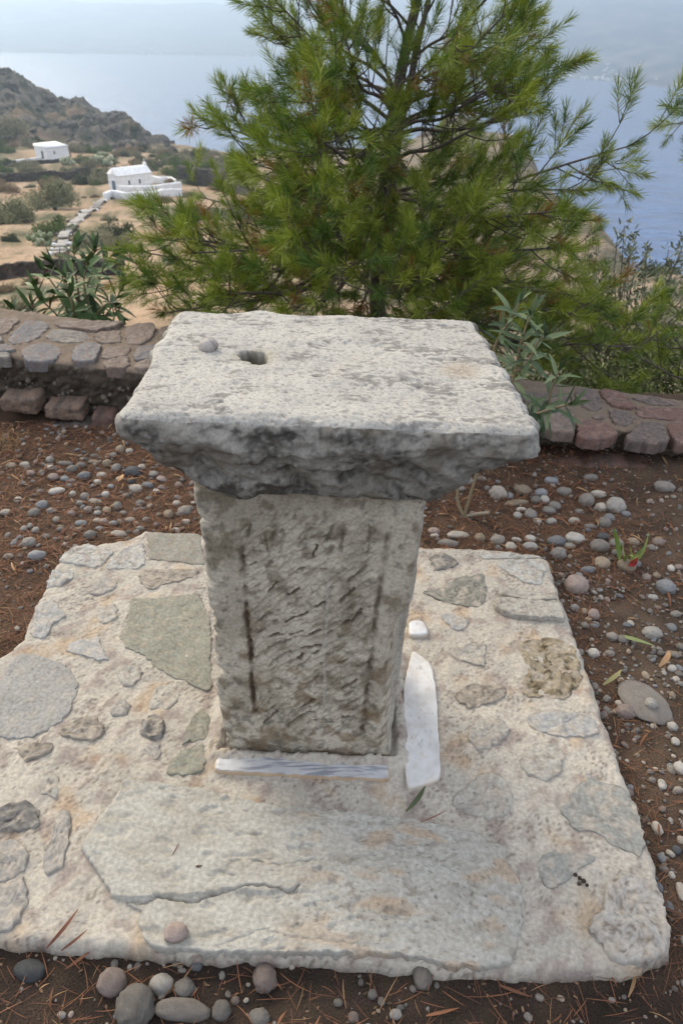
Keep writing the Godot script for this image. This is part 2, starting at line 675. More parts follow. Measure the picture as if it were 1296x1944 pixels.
func litter_share(x: float, z: float) -> float:      # how thickly fallen needles lie
	var s := 0.0
	if z < -1.6:
		s = 0.95 if x < -0.6 else 0.75 * smoothstep(-1.9, -2.25, z) * (1.0 - 0.75 * smoothstep(1.0, 1.35, x))
	if x < -0.7: s = maxf(s, 0.9)
	if x > 0.7 and z > -2.2: s = maxf(s, 0.5 * smoothstep(0.24, 0.0, x - 0.78 - 0.02 * z))
	if z > -0.86: s = maxf(s, 0.22)
	return clampf(s + 0.25 * na.get_noise_2d(x * 3.0, z * 3.0), 0.0, 1.0)


func garden_soil() -> void:
	var xs := steps(-9.0, -2.5, 12)
	xs.append_array(steps(-2.48, 2.1, 270))
	xs.append_array(steps(2.3, 9.0, 12))
	var zs := steps(-4.3, -3.45, 10)
	zs.append_array(steps(-3.43, -0.6, 190))
	zs.append_array(steps(-0.55, 8.0, 18))
	var g := heightfield(xs, zs, func(x, z): return soil_at(x, z) - 0.25 * smoothstep(-3.5, -4.2, z), func(p):
		var n := nb.get_noise_2d(p.x * 5.0, p.z * 5.0)
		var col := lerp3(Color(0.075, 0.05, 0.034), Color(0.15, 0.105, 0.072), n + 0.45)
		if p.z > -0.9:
			col = lerp3(Color(0.028, 0.020, 0.015), Color(0.06, 0.044, 0.033), n + 0.5)  # front strip of soil painted darker to carry its shade
		col = lerp3(col, Color(0.125, 0.066, 0.038), litter_share(p.x, p.z) * 0.75 * (0.6 + n))
		return col)
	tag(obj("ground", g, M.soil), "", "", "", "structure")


# ------------------------------------------------------------------ the platform
func tone(kind: String) -> Array:      # base, second colour, stain
	match kind:
		"slate": return [Color(0.36, 0.355, 0.315), Color(0.31, 0.30, 0.265), Color(0.36, 0.31, 0.25)]
		"white": return [Color(0.60, 0.60, 0.58), Color(0.50, 0.50, 0.49), Color(0.34, 0.31, 0.28)]
		"brown": return [Color(0.37, 0.33, 0.285), Color(0.46, 0.42, 0.37), Color(0.22, 0.185, 0.155)]
		"grey": return [Color(0.43, 0.41, 0.385), Color(0.34, 0.325, 0.31), Color(0.50, 0.475, 0.45)]
		"pale": return [Color(0.55, 0.53, 0.485), Color(0.48, 0.45, 0.41), Color(0.36, 0.33, 0.30)]
		"blue": return [Color(0.50, 0.50, 0.50), Color(0.42, 0.42, 0.42), Color(0.55, 0.53, 0.505)]
		"green": return [Color(0.36, 0.365, 0.31), Color(0.31, 0.31, 0.26), Color(0.41, 0.37, 0.30)]
		"disc": return [Color(0.42, 0.42, 0.415), Color(0.37, 0.37, 0.36), Color(0.44, 0.425, 0.40)]
		"dark": return [Color(0.24, 0.23, 0.22), Color(0.38, 0.36, 0.34), Color(0.15, 0.14, 0.13)]
		"darkgreen": return [Color(0.29, 0.285, 0.255), Color(0.38, 0.37, 0.335), Color(0.16, 0.155, 0.135)]
		"moss": return [Color(0.42, 0.36, 0.27), Color(0.24, 0.19, 0.12), Color(0.075, 0.062, 0.035)]
		"bluegreen": return [Color(0.37, 0.38, 0.36), Color(0.44, 0.43, 0.405), Color(0.30, 0.285, 0.26)]
		"rough": return [Color(0.58, 0.55, 0.51), Color(0.47, 0.45, 0.43), Color(0.28, 0.24, 0.205)]
		"violet": return [Color(0.185, 0.14, 0.115), Color(0.24, 0.19, 0.16), Color(0.135, 0.115, 0.10)]
		"wallslate": return [Color(0.20, 0.185, 0.165), Color(0.26, 0.235, 0.205), Color(0.15, 0.13, 0.12)]
		"redviolet": return [Color(0.17, 0.10, 0.082), Color(0.22, 0.145, 0.12), Color(0.12, 0.085, 0.075)]
		"slateviolet": return [Color(0.14, 0.112, 0.10), Color(0.20, 0.15, 0.125), Color(0.10, 0.085, 0.078)]
		"slateblue": return [Color(0.155, 0.15, 0.155), Color(0.20, 0.185, 0.18), Color(0.19, 0.14, 0.125)]
		"facebrown": return [Color(0.20, 0.135, 0.10), Color(0.155, 0.115, 0.09), Color(0.10, 0.08, 0.065)]
		"facedark": return [Color(0.12, 0.10, 0.085), Color(0.085, 0.072, 0.06), Color(0.06, 0.052, 0.045)]
		"facered": return [Color(0.15, 0.085, 0.068), Color(0.11, 0.075, 0.062), Color(0.08, 0.062, 0.05)]
	return [Color.GRAY, Color.GRAY, Color.GRAY]


func stone_paint(kind: String, seed_: float, freq := 22.0, smear := 0.0) -> Callable:
	var t := tone(kind)
	return func(p: Vector3):
		var n := na.get_noise_3d(p.x * freq, p.z * freq + p.y * 30.0, seed_)
		var m := nb.get_noise_3d(p.x * freq * 2.4, p.z * freq * 2.4, seed_ + p.y * 30.0)
		var col := lerp3(t[0], t[1], smoothstep(-0.2, 0.35, n))
		col = lerp3(col, t[2], smoothstep(0.08, 0.42, m + 0.3 * n))
		col = lerp3(col, col * 0.55, smoothstep(0.38, 0.62, nb.get_noise_3d(p.x * 75.0, p.z * 75.0, seed_ + 9.0)))
		if smear > 0.0:
			col = lerp3(col, Color(0.60, 0.53, 0.455), smoothstep(0.0, 0.45, na.get_noise_2d(p.x * 19.0 + seed_, p.z * 19.0) + 0.25 * n) * smear)
		return col


func paving_stone(flat: Array, h: float, kind: String, rough: float, label := "") -> void:
	var poly := points(flat)
	var s := 3.0 + paved.size() * 7.3
	paved.append(poly)
	var o := obj("stone", flat_stone(poly, func(x, z): return mortar_at(x, z), h * (0.45 + 0.45 * absf(sin(s * 2.3))), 0.03, rough * 0.75, stone_paint(kind, s, 22.0, 0.2 if kind in ["disc", "green", "slate"] else 0.6), s, 0.009), M.paving, platform)
	if label: tag(o, label, "")


func mortar_at(x: float, z: float) -> float:
	return 0.006 * na.get_noise_2d(x * 5.0, z * 5.0) - 0.004


func inside_by(p: Vector2, poly: PackedVector2Array, ring: PackedVector2Array) -> float:    # distance to the outline, positive inside
	var d := path_distance(p, ring)
	return d if Geometry2D.is_point_in_polygon(p, poly) else -d


func stone_platform() -> void:
	platform = thing("stone_platform", "low platform of pale mortar set with flat marble and slate stones under the pillar", "platform")
	outline = points([-0.731, -2.285, -0.286, -2.260, 0.316, -2.228, 0.566, -2.222, 0.716, -2.202, 0.745, -2.159, 0.743, -1.987, 0.745, -1.777, 0.745, -1.532, 0.743, -1.228, 0.740, -1.000, 0.724, -0.851, 0.701, -0.797, 0.593, -0.771, 0.377, -0.761, 0.238, -0.762, -0.030, -0.783, -0.245, -0.780, -0.464, -0.790, -0.682, -0.795, -0.905, -0.806, -1.008, -1.006, -1.078, -1.396, -1.040, -1.546, -1.006, -1.616, -0.966, -1.697, -0.984, -1.814, -0.988, -1.948, -0.992, -2.095, -0.872, -2.195, -0.775, -2.226])
	var ring := closed(outline)
	var foot := PackedVector2Array([Vector2(-0.3, -1.28), Vector2(0.16, -1.27), Vector2(0.16, -1.64), Vector2(-0.3, -1.65)])
	var foot_ring := closed(foot)
	var bed := heightfield(steps(-1.36, 0.86, 340), bed_rows(), func(x, z):
		var p := Vector2(x, z)
		p += Vector2(na.get_noise_2d(x * 14.0, z * 14.0), nb.get_noise_2d(x * 14.0, z * 14.0)) * 0.009
		var d := inside_by(p, outline, ring)
		if d < -0.014: return -0.13
		var y := mortar_at(x, z) + 0.004 * nb.get_noise_2d(x * 13.0, z * 13.0) + 0.0016 * nb.get_noise_2d(x * 60.0 + z * 40.0, z * 22.0 - x * 15.0) + 0.0008 * na.get_noise_2d(x * 160.0, z * 160.0)
		var f := inside_by(p, foot, foot_ring)
		if f < 0.0: y += 0.022 * smoothstep(-0.05, -0.01, f)
		var e := clampf(d / 0.022, 0.0, 1.0)
		y -= 0.018 * (1.0 - sqrt(1.0 - (1.0 - e) * (1.0 - e)))
		return lerpf(-0.13, y, smoothstep(-0.014, 0.0, d)), func(p):
		var n := na.get_noise_2d(p.x * 4.0, p.z * 4.0)
		var m := nb.get_noise_2d(p.x * 11.0, p.z * 11.0)
		var col := lerp3(Color(0.57, 0.52, 0.45), Color(0.50, 0.46, 0.40), n + 0.5)
		col = lerp3(col, Color(0.40, 0.34, 0.30), smoothstep(0.05, 0.4, m))
		col = lerp3(col, Color(0.52, 0.32, 0.15), smoothstep(0.15, 0.6, nb.get_noise_2d(p.x * 4.6 + 4.0, p.z * 4.6)) * 0.4)
		col = lerp3(col, Color(0.21, 0.17, 0.145), smoothstep(0.30, 0.55, na.get_noise_2d(p.x * 70.0, p.z * 70.0) + 0.55 * nb.get_noise_2d(p.x * 5.0, p.z * 5.0 + 8.0)) * 0.8)
		col = lerp3(col, Color(0.62, 0.56, 0.49), smoothstep(0.1, 0.5, na.get_noise_2d(p.x * 17.0 + p.z * 8.0, p.z * 9.0)) * 0.6)
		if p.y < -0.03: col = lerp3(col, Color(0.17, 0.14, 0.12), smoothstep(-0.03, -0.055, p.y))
		return col)
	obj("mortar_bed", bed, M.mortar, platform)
	paving_stone([-0.718, -2.268, -0.524, -2.267, -0.470, -2.081, -0.671, -2.107], 0.006, "slate", 0.002)
	paving_stone([-0.988, -2.079, -0.972, -2.148, -0.921, -2.189, -0.862, -2.164, -0.807, -2.150, -0.831, -2.054, -0.913, -2.061], 0.008, "white", 0.006)
	paving_stone([-0.804, -2.046, -0.825, -2.056, -0.773, -2.169, -0.719, -2.210, -0.682, -2.092, -0.694, -2.051], 0.007, "white", 0.006)
	paving_stone([-0.695, -2.048, -0.484, -2.052, -0.488, -2.021, -0.637, -1.936, -0.673, -1.975], 0.005, "brown", 0.004)
	paving_stone([-0.985, -2.033, -0.910, -2.031, -0.904, -1.991, -0.936, -1.942, -0.977, -1.931, -0.988, -1.988], 0.008, "white", 0.010)
	paving_stone([-0.842, -1.975, -0.804, -2.001, -0.753, -1.984, -0.745, -1.941, -0.777, -1.907, -0.830, -1.905, -0.828, -1.938], 0.007, "grey", 0.006)
	paving_stone([-0.782, -1.840, -0.724, -1.860, -0.702, -1.800, -0.736, -1.756, -0.775, -1.797], 0.006, "pale", 0.006)
	paving_stone([-0.981, -1.848, -0.932, -1.877, -0.901, -1.834, -0.861, -1.800, -0.898, -1.757, -0.896, -1.687, -0.948, -1.702, -0.962, -1.779], 0.008, "blue", 0.008)
	paving_stone([-0.683, -1.897, -0.586, -1.896, -0.465, -1.928, -0.404, -1.784, -0.356, -1.487, -0.457, -1.536, -0.541, -1.590, -0.582, -1.630, -0.651, -1.666, -0.681, -1.720, -0.667, -1.774], 0.007, "green", 0.003, "large grey green stone slab beside the pillar")
	paving_stone([-0.817, -1.678, -0.739, -1.708, -0.712, -1.650, -0.674, -1.602, -0.712, -1.605, -0.757, -1.622, -0.825, -1.642], 0.005, "blue", 0.004)
	paving_stone([-0.640, -1.573, -0.595, -1.593, -0.561, -1.561, -0.585, -1.508, -0.616, -1.510, -0.642, -1.552], 0.006, "pale", 0.007)
	paving_stone([-0.522, -1.505, -0.480, -1.520, -0.443, -1.477, -0.459, -1.420, -0.494, -1.422, -0.526, -1.431], 0.008, "pale", 0.009)
	paving_stone([-0.620, -1.396, -0.625, -1.441, -0.612, -1.468, -0.564, -1.427, -0.580, -1.391], 0.008, "grey", 0.007)
	paving_stone([-0.532, -1.377, -0.505, -1.406, -0.464, -1.388, -0.456, -1.324, -0.489, -1.317, -0.527, -1.346], 0.012, "dark", 0.012)
	paving_stone([-0.960, -1.626, -0.884, -1.621, -0.801, -1.579, -0.747, -1.524, -0.729, -1.456, -0.733, -1.398, -0.755, -1.348, -0.802, -1.319, -0.884, -1.311, -0.941, -1.312, -0.973, -1.435, -0.966, -1.545], 0.009, "disc", 0.001, "smooth blue grey rounded slab at the left edge")
	paving_stone([-0.743, -1.355, -0.703, -1.381, -0.658, -1.392, -0.615, -1.341, -0.637, -1.305, -0.697, -1.314, -0.738, -1.325], 0.008, "brown", 0.010)
	paving_stone([-0.828, -1.286, -0.813, -1.298, -0.737, -1.295, -0.730, -1.272, -0.759, -1.249, -0.794, -1.234, -0.821, -1.264], 0.009, "brown", 0.009)
	paving_stone([-0.504, -1.317, -0.462, -1.318, -0.454, -1.261, -0.465, -1.247, -0.501, -1.282], 0.005, "grey", 0.005)
	paving_stone([-0.399, -1.386, -0.368, -1.435, -0.348, -1.400, -0.338, -1.327, -0.376, -1.314, -0.408, -1.307], 0.006, "green", 0.005)
	paving_stone([-0.430, -1.255, -0.405, -1.290, -0.338, -1.309, -0.331, -1.242, -0.337, -1.220, -0.389, -1.207, -0.427, -1.217], 0.006, "green", 0.005)
	paving_stone([-0.738, -1.152, -0.737, -1.213, -0.704, -1.208, -0.680, -1.174, -0.671, -1.134, -0.717, -1.143], 0.006, "pale", 0.008)
	paving_stone([-0.803, -1.107, -0.750, -1.126, -0.710, -1.105, -0.697, -1.062, -0.728, -1.043, -0.802, -1.041, -0.823, -1.092], 0.010, "dark", 0.011)
	paving_stone([-0.671, -1.086, -0.649, -1.111, -0.628, -1.097, -0.614, -1.040, -0.606, -0.952, -0.624, -0.933, -0.649, -0.943, -0.660, -0.985, -0.657, -1.030], 0.011, "grey", 0.009, "long narrow grey stone standing proud of the mortar")
	paving_stone([-0.795, -1.023, -0.736, -1.020, -0.699, -1.003, -0.682, -0.952, -0.715, -0.922, -0.752, -0.917], 0.009, "grey", 0.010)
	paving_stone([-0.749, -0.909, -0.685, -0.937, -0.664, -0.907, -0.649, -0.841, -0.672, -0.811, -0.707, -0.806], 0.009, "grey", 0.006)
	paving_stone([0.317, -2.160, 0.367, -2.195, 0.426, -2.132, 0.388, -2.098, 0.325, -2.077], 0.006, "dark", 0.007)
	paving_stone([0.277, -1.956, 0.330, -1.975, 0.396, -2.037, 0.503, -2.072, 0.494, -1.958, 0.465, -1.885, 0.373, -1.898, 0.312, -1.934], 0.006, "darkgreen", 0.005, "dark grey triangular stone right of the pillar")
	paving_stone([0.552, -2.119, 0.582, -2.156, 0.723, -2.162, 0.727, -2.113, 0.683, -2.008, 0.629, -2.035], 0.005, "white", 0.003)
	paving_stone([0.492, -2.184, 0.612, -2.195, 0.727, -2.180, 0.736, -2.169, 0.606, -2.161, 0.511, -2.156], 0.005, "white", 0.003)
	paving_stone([0.322, -1.846, 0.362, -1.858, 0.423, -1.813, 0.394, -1.776, 0.362, -1.765], 0.007, "blue", 0.006)
	paving_stone([0.333, -1.682, 0.393, -1.708, 0.461, -1.720, 0.439, -1.616, 0.390, -1.633, 0.346, -1.654], 0.006, "pale", 0.008)
	paving_stone([0.551, -1.729, 0.672, -1.758, 0.730, -1.716, 0.722, -1.578, 0.652, -1.499, 0.529, -1.504, 0.563, -1.617], 0.005, "moss", 0.008, "rough stone with dark olive brown stains near the right edge")
	paving_stone([0.330, -1.504, 0.392, -1.552, 0.491, -1.542, 0.478, -1.500, 0.437, -1.474, 0.366, -1.448], 0.007, "brown", 0.007)
	paving_stone([0.358, -1.386, 0.398, -1.418, 0.463, -1.412, 0.474, -1.375, 0.432, -1.330, 0.375, -1.300, 0.357, -1.335], 0.007, "pale", 0.008)
	paving_stone([0.520, -1.429, 0.604, -1.455, 0.704, -1.442, 0.718, -1.381, 0.677, -1.362, 0.584, -1.362, 0.531, -1.391], 0.008, "blue", 0.009)
	paving_stone([0.478, -1.282, 0.512, -1.325, 0.573, -1.341, 0.606, -1.306, 0.580, -1.244, 0.535, -1.217, 0.489, -1.235], 0.007, "pale", 0.006)
	paving_stone([0.336, -1.203, 0.382, -1.245, 0.429, -1.234, 0.445, -1.183, 0.430, -1.128, 0.380, -1.106, 0.330, -1.117, 0.282, -1.146, 0.309, -1.179], 0.008, "pale", 0.009)
	paving_stone([0.616, -1.212, 0.646, -1.251, 0.664, -1.225, 0.729, -1.213, 0.743, -1.149, 0.730, -1.031, 0.706, -1.018, 0.657, -1.048, 0.629, -1.063, 0.627, -1.088, 0.574, -1.079, 0.560, -1.117, 0.546, -1.138], 0.006, "bluegreen", 0.003)
	paving_stone([0.467, -1.006, 0.499, -1.028, 0.613, -1.019, 0.553, -0.975, 0.477, -0.931, 0.468, -0.946], 0.004, "bluegreen", 0.003, "blue grey triangular stone near the front right corner")
	paving_stone([0.609, -0.948, 0.667, -0.970, 0.717, -0.964, 0.727, -0.925, 0.720, -0.857, 0.699, -0.809, 0.652, -0.781, 0.581, -0.781, 0.556, -0.821, 0.541, -0.853, 0.594, -0.895], 0.014, "rough", 0.010, "rough crystalline corner stone")
	paved.append(points([0.528, -1.980, 0.573, -1.987, 0.725, -1.941, 0.733, -1.919, 0.633, -1.917, 0.544, -1.946]))
	var flute := obj("stone", flat_stone(paved[-1], func(x, z): return mortar_at(x, z), 0.016, 0.03, 0.003, stone_paint("pale", 400.0), 400.0, 0.008), M.paving, platform)
	tag(flute, "upper ridge of a fluted marble fragment", "")
	flute = obj("stone", flat_stone(points([0.502, -1.884, 0.528, -1.935, 0.632, -1.913, 0.732, -1.910, 0.729, -1.822, 0.615, -1.828, 0.548, -1.839]), func(x, z): return mortar_at(x, z), 0.02, 0.03, 0.003, stone_paint("pale", 410.0), 410.0, 0.008), M.paving, platform)
	tag(flute, "lower ridge of a fluted marble fragment", "")
	front_slab()
	var white := func(p: Vector3):
		var col := lerp3(Color(0.60, 0.605, 0.61), Color(0.53, 0.535, 0.54), na.get_noise_2d(p.x * 14.0, p.z * 5.0) + 0.3)
		col = lerp3(col, Color(0.45, 0.36, 0.26), smoothstep(0.15, 0.5, nb.get_noise_2d(p.x * 22.0, p.z * 22.0)) * 0.35)
		col = lerp3(col, Color(0.45, 0.37, 0.28), smoothstep(0.012, 0.006, p.y) * 0.7)
		return lerp3(col, Color(0.2, 0.17, 0.14), smoothstep(0.5, 0.6, na.get_noise_2d(p.x * 90.0, p.z * 90.0)) * 0.6)
	var w := obj("marble_plate", flat_stone(points([0.226, -1.673, 0.276, -1.621, 0.283, -1.520, 0.267, -1.208, 0.180, -1.174, 0.175, -1.269, 0.189, -1.527]), func(_x, _z): return 0.002, 0.008, 0.03, 0.0008, white, 5.0, 0.010, 0.0012), M.white, platform)
	tag(w, "clean white polished marble plate along the right of the pillar", "")
	obj("marble_plate", flat_stone(points([0.222, -1.806, 0.269, -1.808, 0.283, -1.737, 0.217, -1.728]), func(_x, _z): return 0.002, 0.012, 0.03, 0.0005, white, 6.0, 0.012, 0.001), M.white, platform)
	var veined := func(p: Vector3):
		var n := na.get_noise_2d(p.x * 9.0 + p.z * 40.0, p.z * 60.0)
		var col := lerp3(Color(0.44, 0.445, 0.455), Color(0.23, 0.245, 0.275), smoothstep(0.0, 0.4, n + 0.25 - absf(p.x + 0.03) * 2.0))
		return lerp3(col, Color(0.50, 0.35, 0.20), smoothstep(0.012, 0.004, p.y) * 0.8)
	w = obj("marble_strip", flat_stone(points([-0.306, -1.272, 0.141, -1.244, 0.134, -1.204, -0.311, -1.220]), func(_x, _z): return 0.0, 0.011, 0.03, 0.0012, veined, 8.0, 0.007, 0.002), M.white, platform)
	tag(w, "narrow raised strip of grey veined marble at the foot of the pillar", "")


func bed_rows() -> PackedFloat32Array:
	var o := steps(-2.36, -0.862, 215)
	o.append_array(steps(-0.86, -0.71, 62))
	return o


func front_slab() -> void:
	var poly := points([-0.546, -1.110, -0.523, -1.190, -0.399, -1.175, -0.278, -1.154, -0.164, -1.126, -0.045, -1.115, 0.086, -1.104, 0.179, -1.097, 0.263, -1.077, 0.337, -1.058, 0.404, -1.031, 0.394, -0.993, 0.420, -0.948, 0.416, -0.908, 0.400, -0.838, 0.369, -0.773, 0.318, -0.763, 0.248, -0.765, 0.164, -0.781, -0.030, -0.784, -0.245, -0.781, -0.371, -0.789, -0.389, -0.808, -0.410, -0.842, -0.407, -0.864, -0.469, -0.884, -0.515, -0.939, -0.585, -1.010])
	var crack := points([-0.472, -0.884, -0.405, -0.877, -0.378, -0.892, -0.303, -0.882, -0.245, -0.906, -0.219, -0.909, -0.175, -0.923, -0.089, -0.911, -0.074, -0.923])
	var flake := points([-0.268, -0.927, -0.243, -0.952, -0.233, -0.973, -0.193, -0.982, -0.138, -0.969, -0.085, -0.975, -0.038, -0.985])
	var rim := points([-0.230, -0.793, -0.184, -0.815, -0.142, -0.829, -0.075, -0.812, 0.024, -0.804, 0.078, -0.795])
	var t := tone("pale")
	paved.append(poly)
	var shade := func(p: Vector3):
		var q := Vector2(p.x, p.z)
		var n := na.get_noise_2d(p.x * 6.0 + p.z * 5.0, p.z * 16.0 - p.x * 4.0)
		var m := nb.get_noise_2d(p.x * 26.0, p.z * 30.0)
		var col := lerp3(Color(0.56, 0.55, 0.51), Color(0.48, 0.46, 0.415), n * 1.5 + 0.4)
		col = lerp3(col, Color(0.57, 0.555, 0.52), smoothstep(0.1, 0.4, m) * smoothstep(-0.4, 0.2, p.x))
		var warm := smoothstep(0.1, 0.45, na.get_noise_2d(p.x * 3.5 + p.z * 6.0 + 3.0, p.z * 9.0 - p.x * 3.5)) * smoothstep(-0.25, 0.15, p.x)
		col = lerp3(col, Color(0.54, 0.42, 0.31), warm * 0.8)
		col = lerp3(col, Color(0.33, 0.29, 0.25), smoothstep(0.3, 0.5, nb.get_noise_2d(p.x * 13.0 + 7.0, p.z * 24.0)) * 0.6 * smoothstep(-0.5, 0.1, p.x))
		col = lerp3(col, Color(0.16, 0.14, 0.125), smoothstep(0.42, 0.55, na.get_noise_2d(p.x * 60.0, p.z * 70.0)) * 0.7 * smoothstep(-0.35, 0.25, p.x + 0.4 * nb.get_noise_2d(p.x * 4.0, p.z * 4.0)))
		if p.y < -0.02: col = Color(0.22, 0.19, 0.165)
		return col
	var top := func(x: float, z: float):
		var q := Vector2(x, z)
		var w := q + Vector2(na.get_noise_2d(x * 30.0, z * 30.0), nb.get_noise_2d(x * 30.0, z * 30.0)) * 0.006
		var y := 0.0
		var d := path_distance(w, crack)
		y -= 0.012 * smoothstep(0.0045, 0.0, d)
		# the layer in front of the crack has flaked away
		var at := table(x, [crack[0].x, crack[2].x, crack[4].x, crack[7].x, 0.1], [crack[0].y, crack[2].y, crack[4].y, crack[7].y, crack[7].y])
		y -= 0.007 * smoothstep(at - 0.001, at + 0.004, w.y) * smoothstep(0.02, -0.12, x)
		y -= 0.0045 * smoothstep(0.003, 0.0, path_distance(w, flake))
		y -= 0.0035 * smoothstep(0.003, 0.0, path_distance(w, rim))
		y -= 0.005 * smoothstep(0.25, 0.5, na.get_noise_2d(x * 12.0, z * 22.0))
		y += 0.0035 * na.get_noise_2d(x * 9.0 + z * 8.0, z * 25.0 - x * 6.0) * smoothstep(-0.3, 0.1, x)
		y -= 0.006 * smoothstep(-0.79, -0.755, z)
		return y
	var o := obj("stone", flat_stone(poly, top, 0.012, 0.06, 0.0012, shade, 300.0, 0.0055, 0.003), M.paving, platform)
	tag(o, "broad cracked grey marble slab across the front of the platform", "")


# ------------------------------------------------------------------ the wall
func wall_top(x: float) -> float:
	return 0.155 - 0.058 * x


func cap_stone(flat: Array, kind: String) -> void:
	var s: float = 500.0 + flat[0] * 31.0 + flat[1] * 17.0
	var tilt := 0.012 * sin(s * 3.0)
	var lean := 0.010 * cos(s * 5.0)
	var poly := points(flat)
	var m := poly[0]
	obj("cap_stone", flat_stone(poly, func(x, z): return wall_top(x) - 0.013 + tilt * (x - m.x) * 3.0 + lean * (z - m.y) * 3.0, 0.013, 0.04, 0.005, stone_paint(kind, s, 12.0), s, 0.014, 0.006), M.wallstone, wall)


func face_stone(at: Vector3, half: Vector3, kind: String) -> void:
	var t := tone(kind)
	var s := at.x * 77.0
	var b := block(half, minf(half.y * 0.5, 0.035), 22, 10, 5, func(q, d):
		var p: Vector3 = at + q
		p.y += 0.012 * na.get_noise_2d(p.x * 9.0, s) * signf(q.y)
		return p + d * (0.012 * na.get_noise_3d(p.x * 11.0, p.y * 14.0, p.z * 11.0 + s) + 0.005 * nb.get_noise_3d(p.x * 40.0, p.y * 50.0, p.z * 40.0)), func(p, _d):
		return lerp3(lerp3(t[0], t[1], na.get_noise_3d(p.x * 12.0, p.y * 20.0, s) + 0.4), t[2], smoothstep(0.1, 0.4, nb.get_noise_3d(p.x * 25.0, p.y * 30.0, s))))
	obj("face_stone", b, M.wallstone, wall)


func low_wall() -> void:
	wall = thing("low_stone_wall", "low rubble garden wall capped with flat violet grey stones behind the pillar", "wall")
	var core := block(Vector3(2.6, 0.5, 0.5), 0.04, 470, 56, 40, func(q, d):
		var x: float = q.x * 1.15 - 0.4
		var front := -3.295 + 0.100 * (x + 1.0)
		var back := -3.93 + 0.15 * (x + 1.4)
		var p := Vector3(x, lerpf(-0.5, wall_top(x) - 0.014, (q.y + 0.5)), lerpf(back, front, q.z + 0.5))
		if d.y < 0.5:
			p += d * (0.022 * na.get_noise_3d(p.x * 7.0, p.y * 9.0, p.z * 7.0) + 0.022 * nb.get_noise_3d(p.x * 22.0, p.y * 26.0, p.z * 22.0) + 0.012 * na.get_noise_3d(p.x * 55.0, p.y * 60.0, p.z * 55.0) - 0.02 + 0.03 * smoothstep(0.12, 0.0, absf(p.y - wall_top(x) + 0.05)))
		else:
			p.y += 0.006 * nb.get_noise_3d(p.x * 30.0, 0.0, p.z * 30.0) + 0.004
		return p, func(p, d):
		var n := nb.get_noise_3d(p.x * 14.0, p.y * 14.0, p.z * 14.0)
		var col := lerp3(Color(0.145, 0.117, 0.088), Color(0.085, 0.067, 0.05), n + 0.4)  # wall face darker than its top: shade from the backlight is in the colour
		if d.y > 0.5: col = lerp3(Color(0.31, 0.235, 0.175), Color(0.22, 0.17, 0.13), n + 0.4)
		return lerp3(col, Color(0.30, 0.26, 0.21), smoothstep(0.25, 0.45, na.get_noise_3d(p.x * 40.0, p.y * 40.0, p.z * 40.0)) * 0.6))
	obj("mortar_core", core, M.wallmortar, wall)
	cap_stone([-1.813, -3.808, -1.754, -3.855, -1.713, -3.822, -1.716, -3.718, -1.694, -3.624, -1.730, -3.596, -1.806, -3.588, -1.884, -3.780], "violet")
	cap_stone([-1.678, -3.707, -1.674, -3.810, -1.581, -3.822, -1.539, -3.760, -1.536, -3.651, -1.552, -3.580, -1.576, -3.519, -1.626, -3.480, -1.667, -3.535, -1.682, -3.627], "slateblue")
	cap_stone([-1.533, -3.803, -1.499, -3.849, -1.343, -3.869, -1.175, -3.878, -1.213, -3.806, -1.304, -3.734, -1.405, -3.751, -1.491, -3.761], "violet")
	cap_stone([-1.517, -3.636, -1.504, -3.717, -1.444, -3.742, -1.330, -3.728, -1.290, -3.639, -1.349, -3.569, -1.426, -3.561, -1.496, -3.592], "wallslate")
	cap_stone([-1.294, -3.677, -1.268, -3.753, -1.181, -3.793, -1.129, -3.618, -1.234, -3.585], "violet")
	cap_stone([-1.162, -3.829, -1.134, -3.888, -1.044, -3.931, -1.004, -3.845, -1.001, -3.705, -1.029, -3.622, -1.099, -3.606, -1.140, -3.712], "violet")
	cap_stone([-1.566, -3.422, -1.542, -3.517, -1.481, -3.549, -1.383, -3.488, -1.369, -3.386, -1.374, -3.325, -1.482, -3.278, -1.519, -3.337], "slateblue")
	cap_stone([-1.339, -3.534, -1.277, -3.595, -1.206, -3.555, -1.194, -3.441, -1.178, -3.341, -1.268, -3.306, -1.300, -3.349], "slateblue")
	cap_stone([-1.194, -3.476, -1.182, -3.541, -1.074, -3.584, -1.058, -3.505, -1.073, -3.449, -1.147, -3.390, -1.178, -3.418], "violet")
	cap_stone([-1.151, -3.347, -1.122, -3.412, -1.054, -3.453, -1.023, -3.340, -1.040, -3.295, -1.119, -3.287], "violet")
	cap_stone([-1.038, -3.492, -1.036, -3.592, -0.939, -3.642, -0.908, -3.466, -0.963, -3.420, -1.011, -3.393], "slateblue")
	cap_stone([-0.997, -3.296, -1.006, -3.360, -0.958, -3.430, -0.891, -3.418, -0.875, -3.313], "violet")
	cap_stone([-1.741, -3.428, -1.650, -3.475, -1.575, -3.411, -1.595, -3.380, -1.711, -3.355], "slateblue")
	cap_stone([-1.705, -3.340, -1.586, -3.382, -1.571, -3.317, -1.683, -3.285], "wallslate")
	cap_stone([-1.720, -3.570, -1.711, -3.591, -1.675, -3.505, -1.757, -3.469, -1.792, -3.554], "wallslate")
	cap_stone([-0.995, -3.837, -0.972, -3.895, -0.899, -3.891, -0.862, -3.697, -0.947, -3.678], "violet")
	cap_stone([1.136, -3.437, 1.220, -3.511, 1.272, -3.462, 1.239, -3.289, 1.175, -3.224, 1.141, -3.271, 1.125, -3.359], "slateviolet")
	cap_stone([1.278, -3.512, 1.384, -3.483, 1.396, -3.390, 1.388, -3.289, 1.289, -3.298, 1.267, -3.385], "redviolet")
	cap_stone([1.414, -3.422, 1.519, -3.470, 1.651, -3.428, 1.658, -3.382, 1.484, -3.366], "slateviolet")
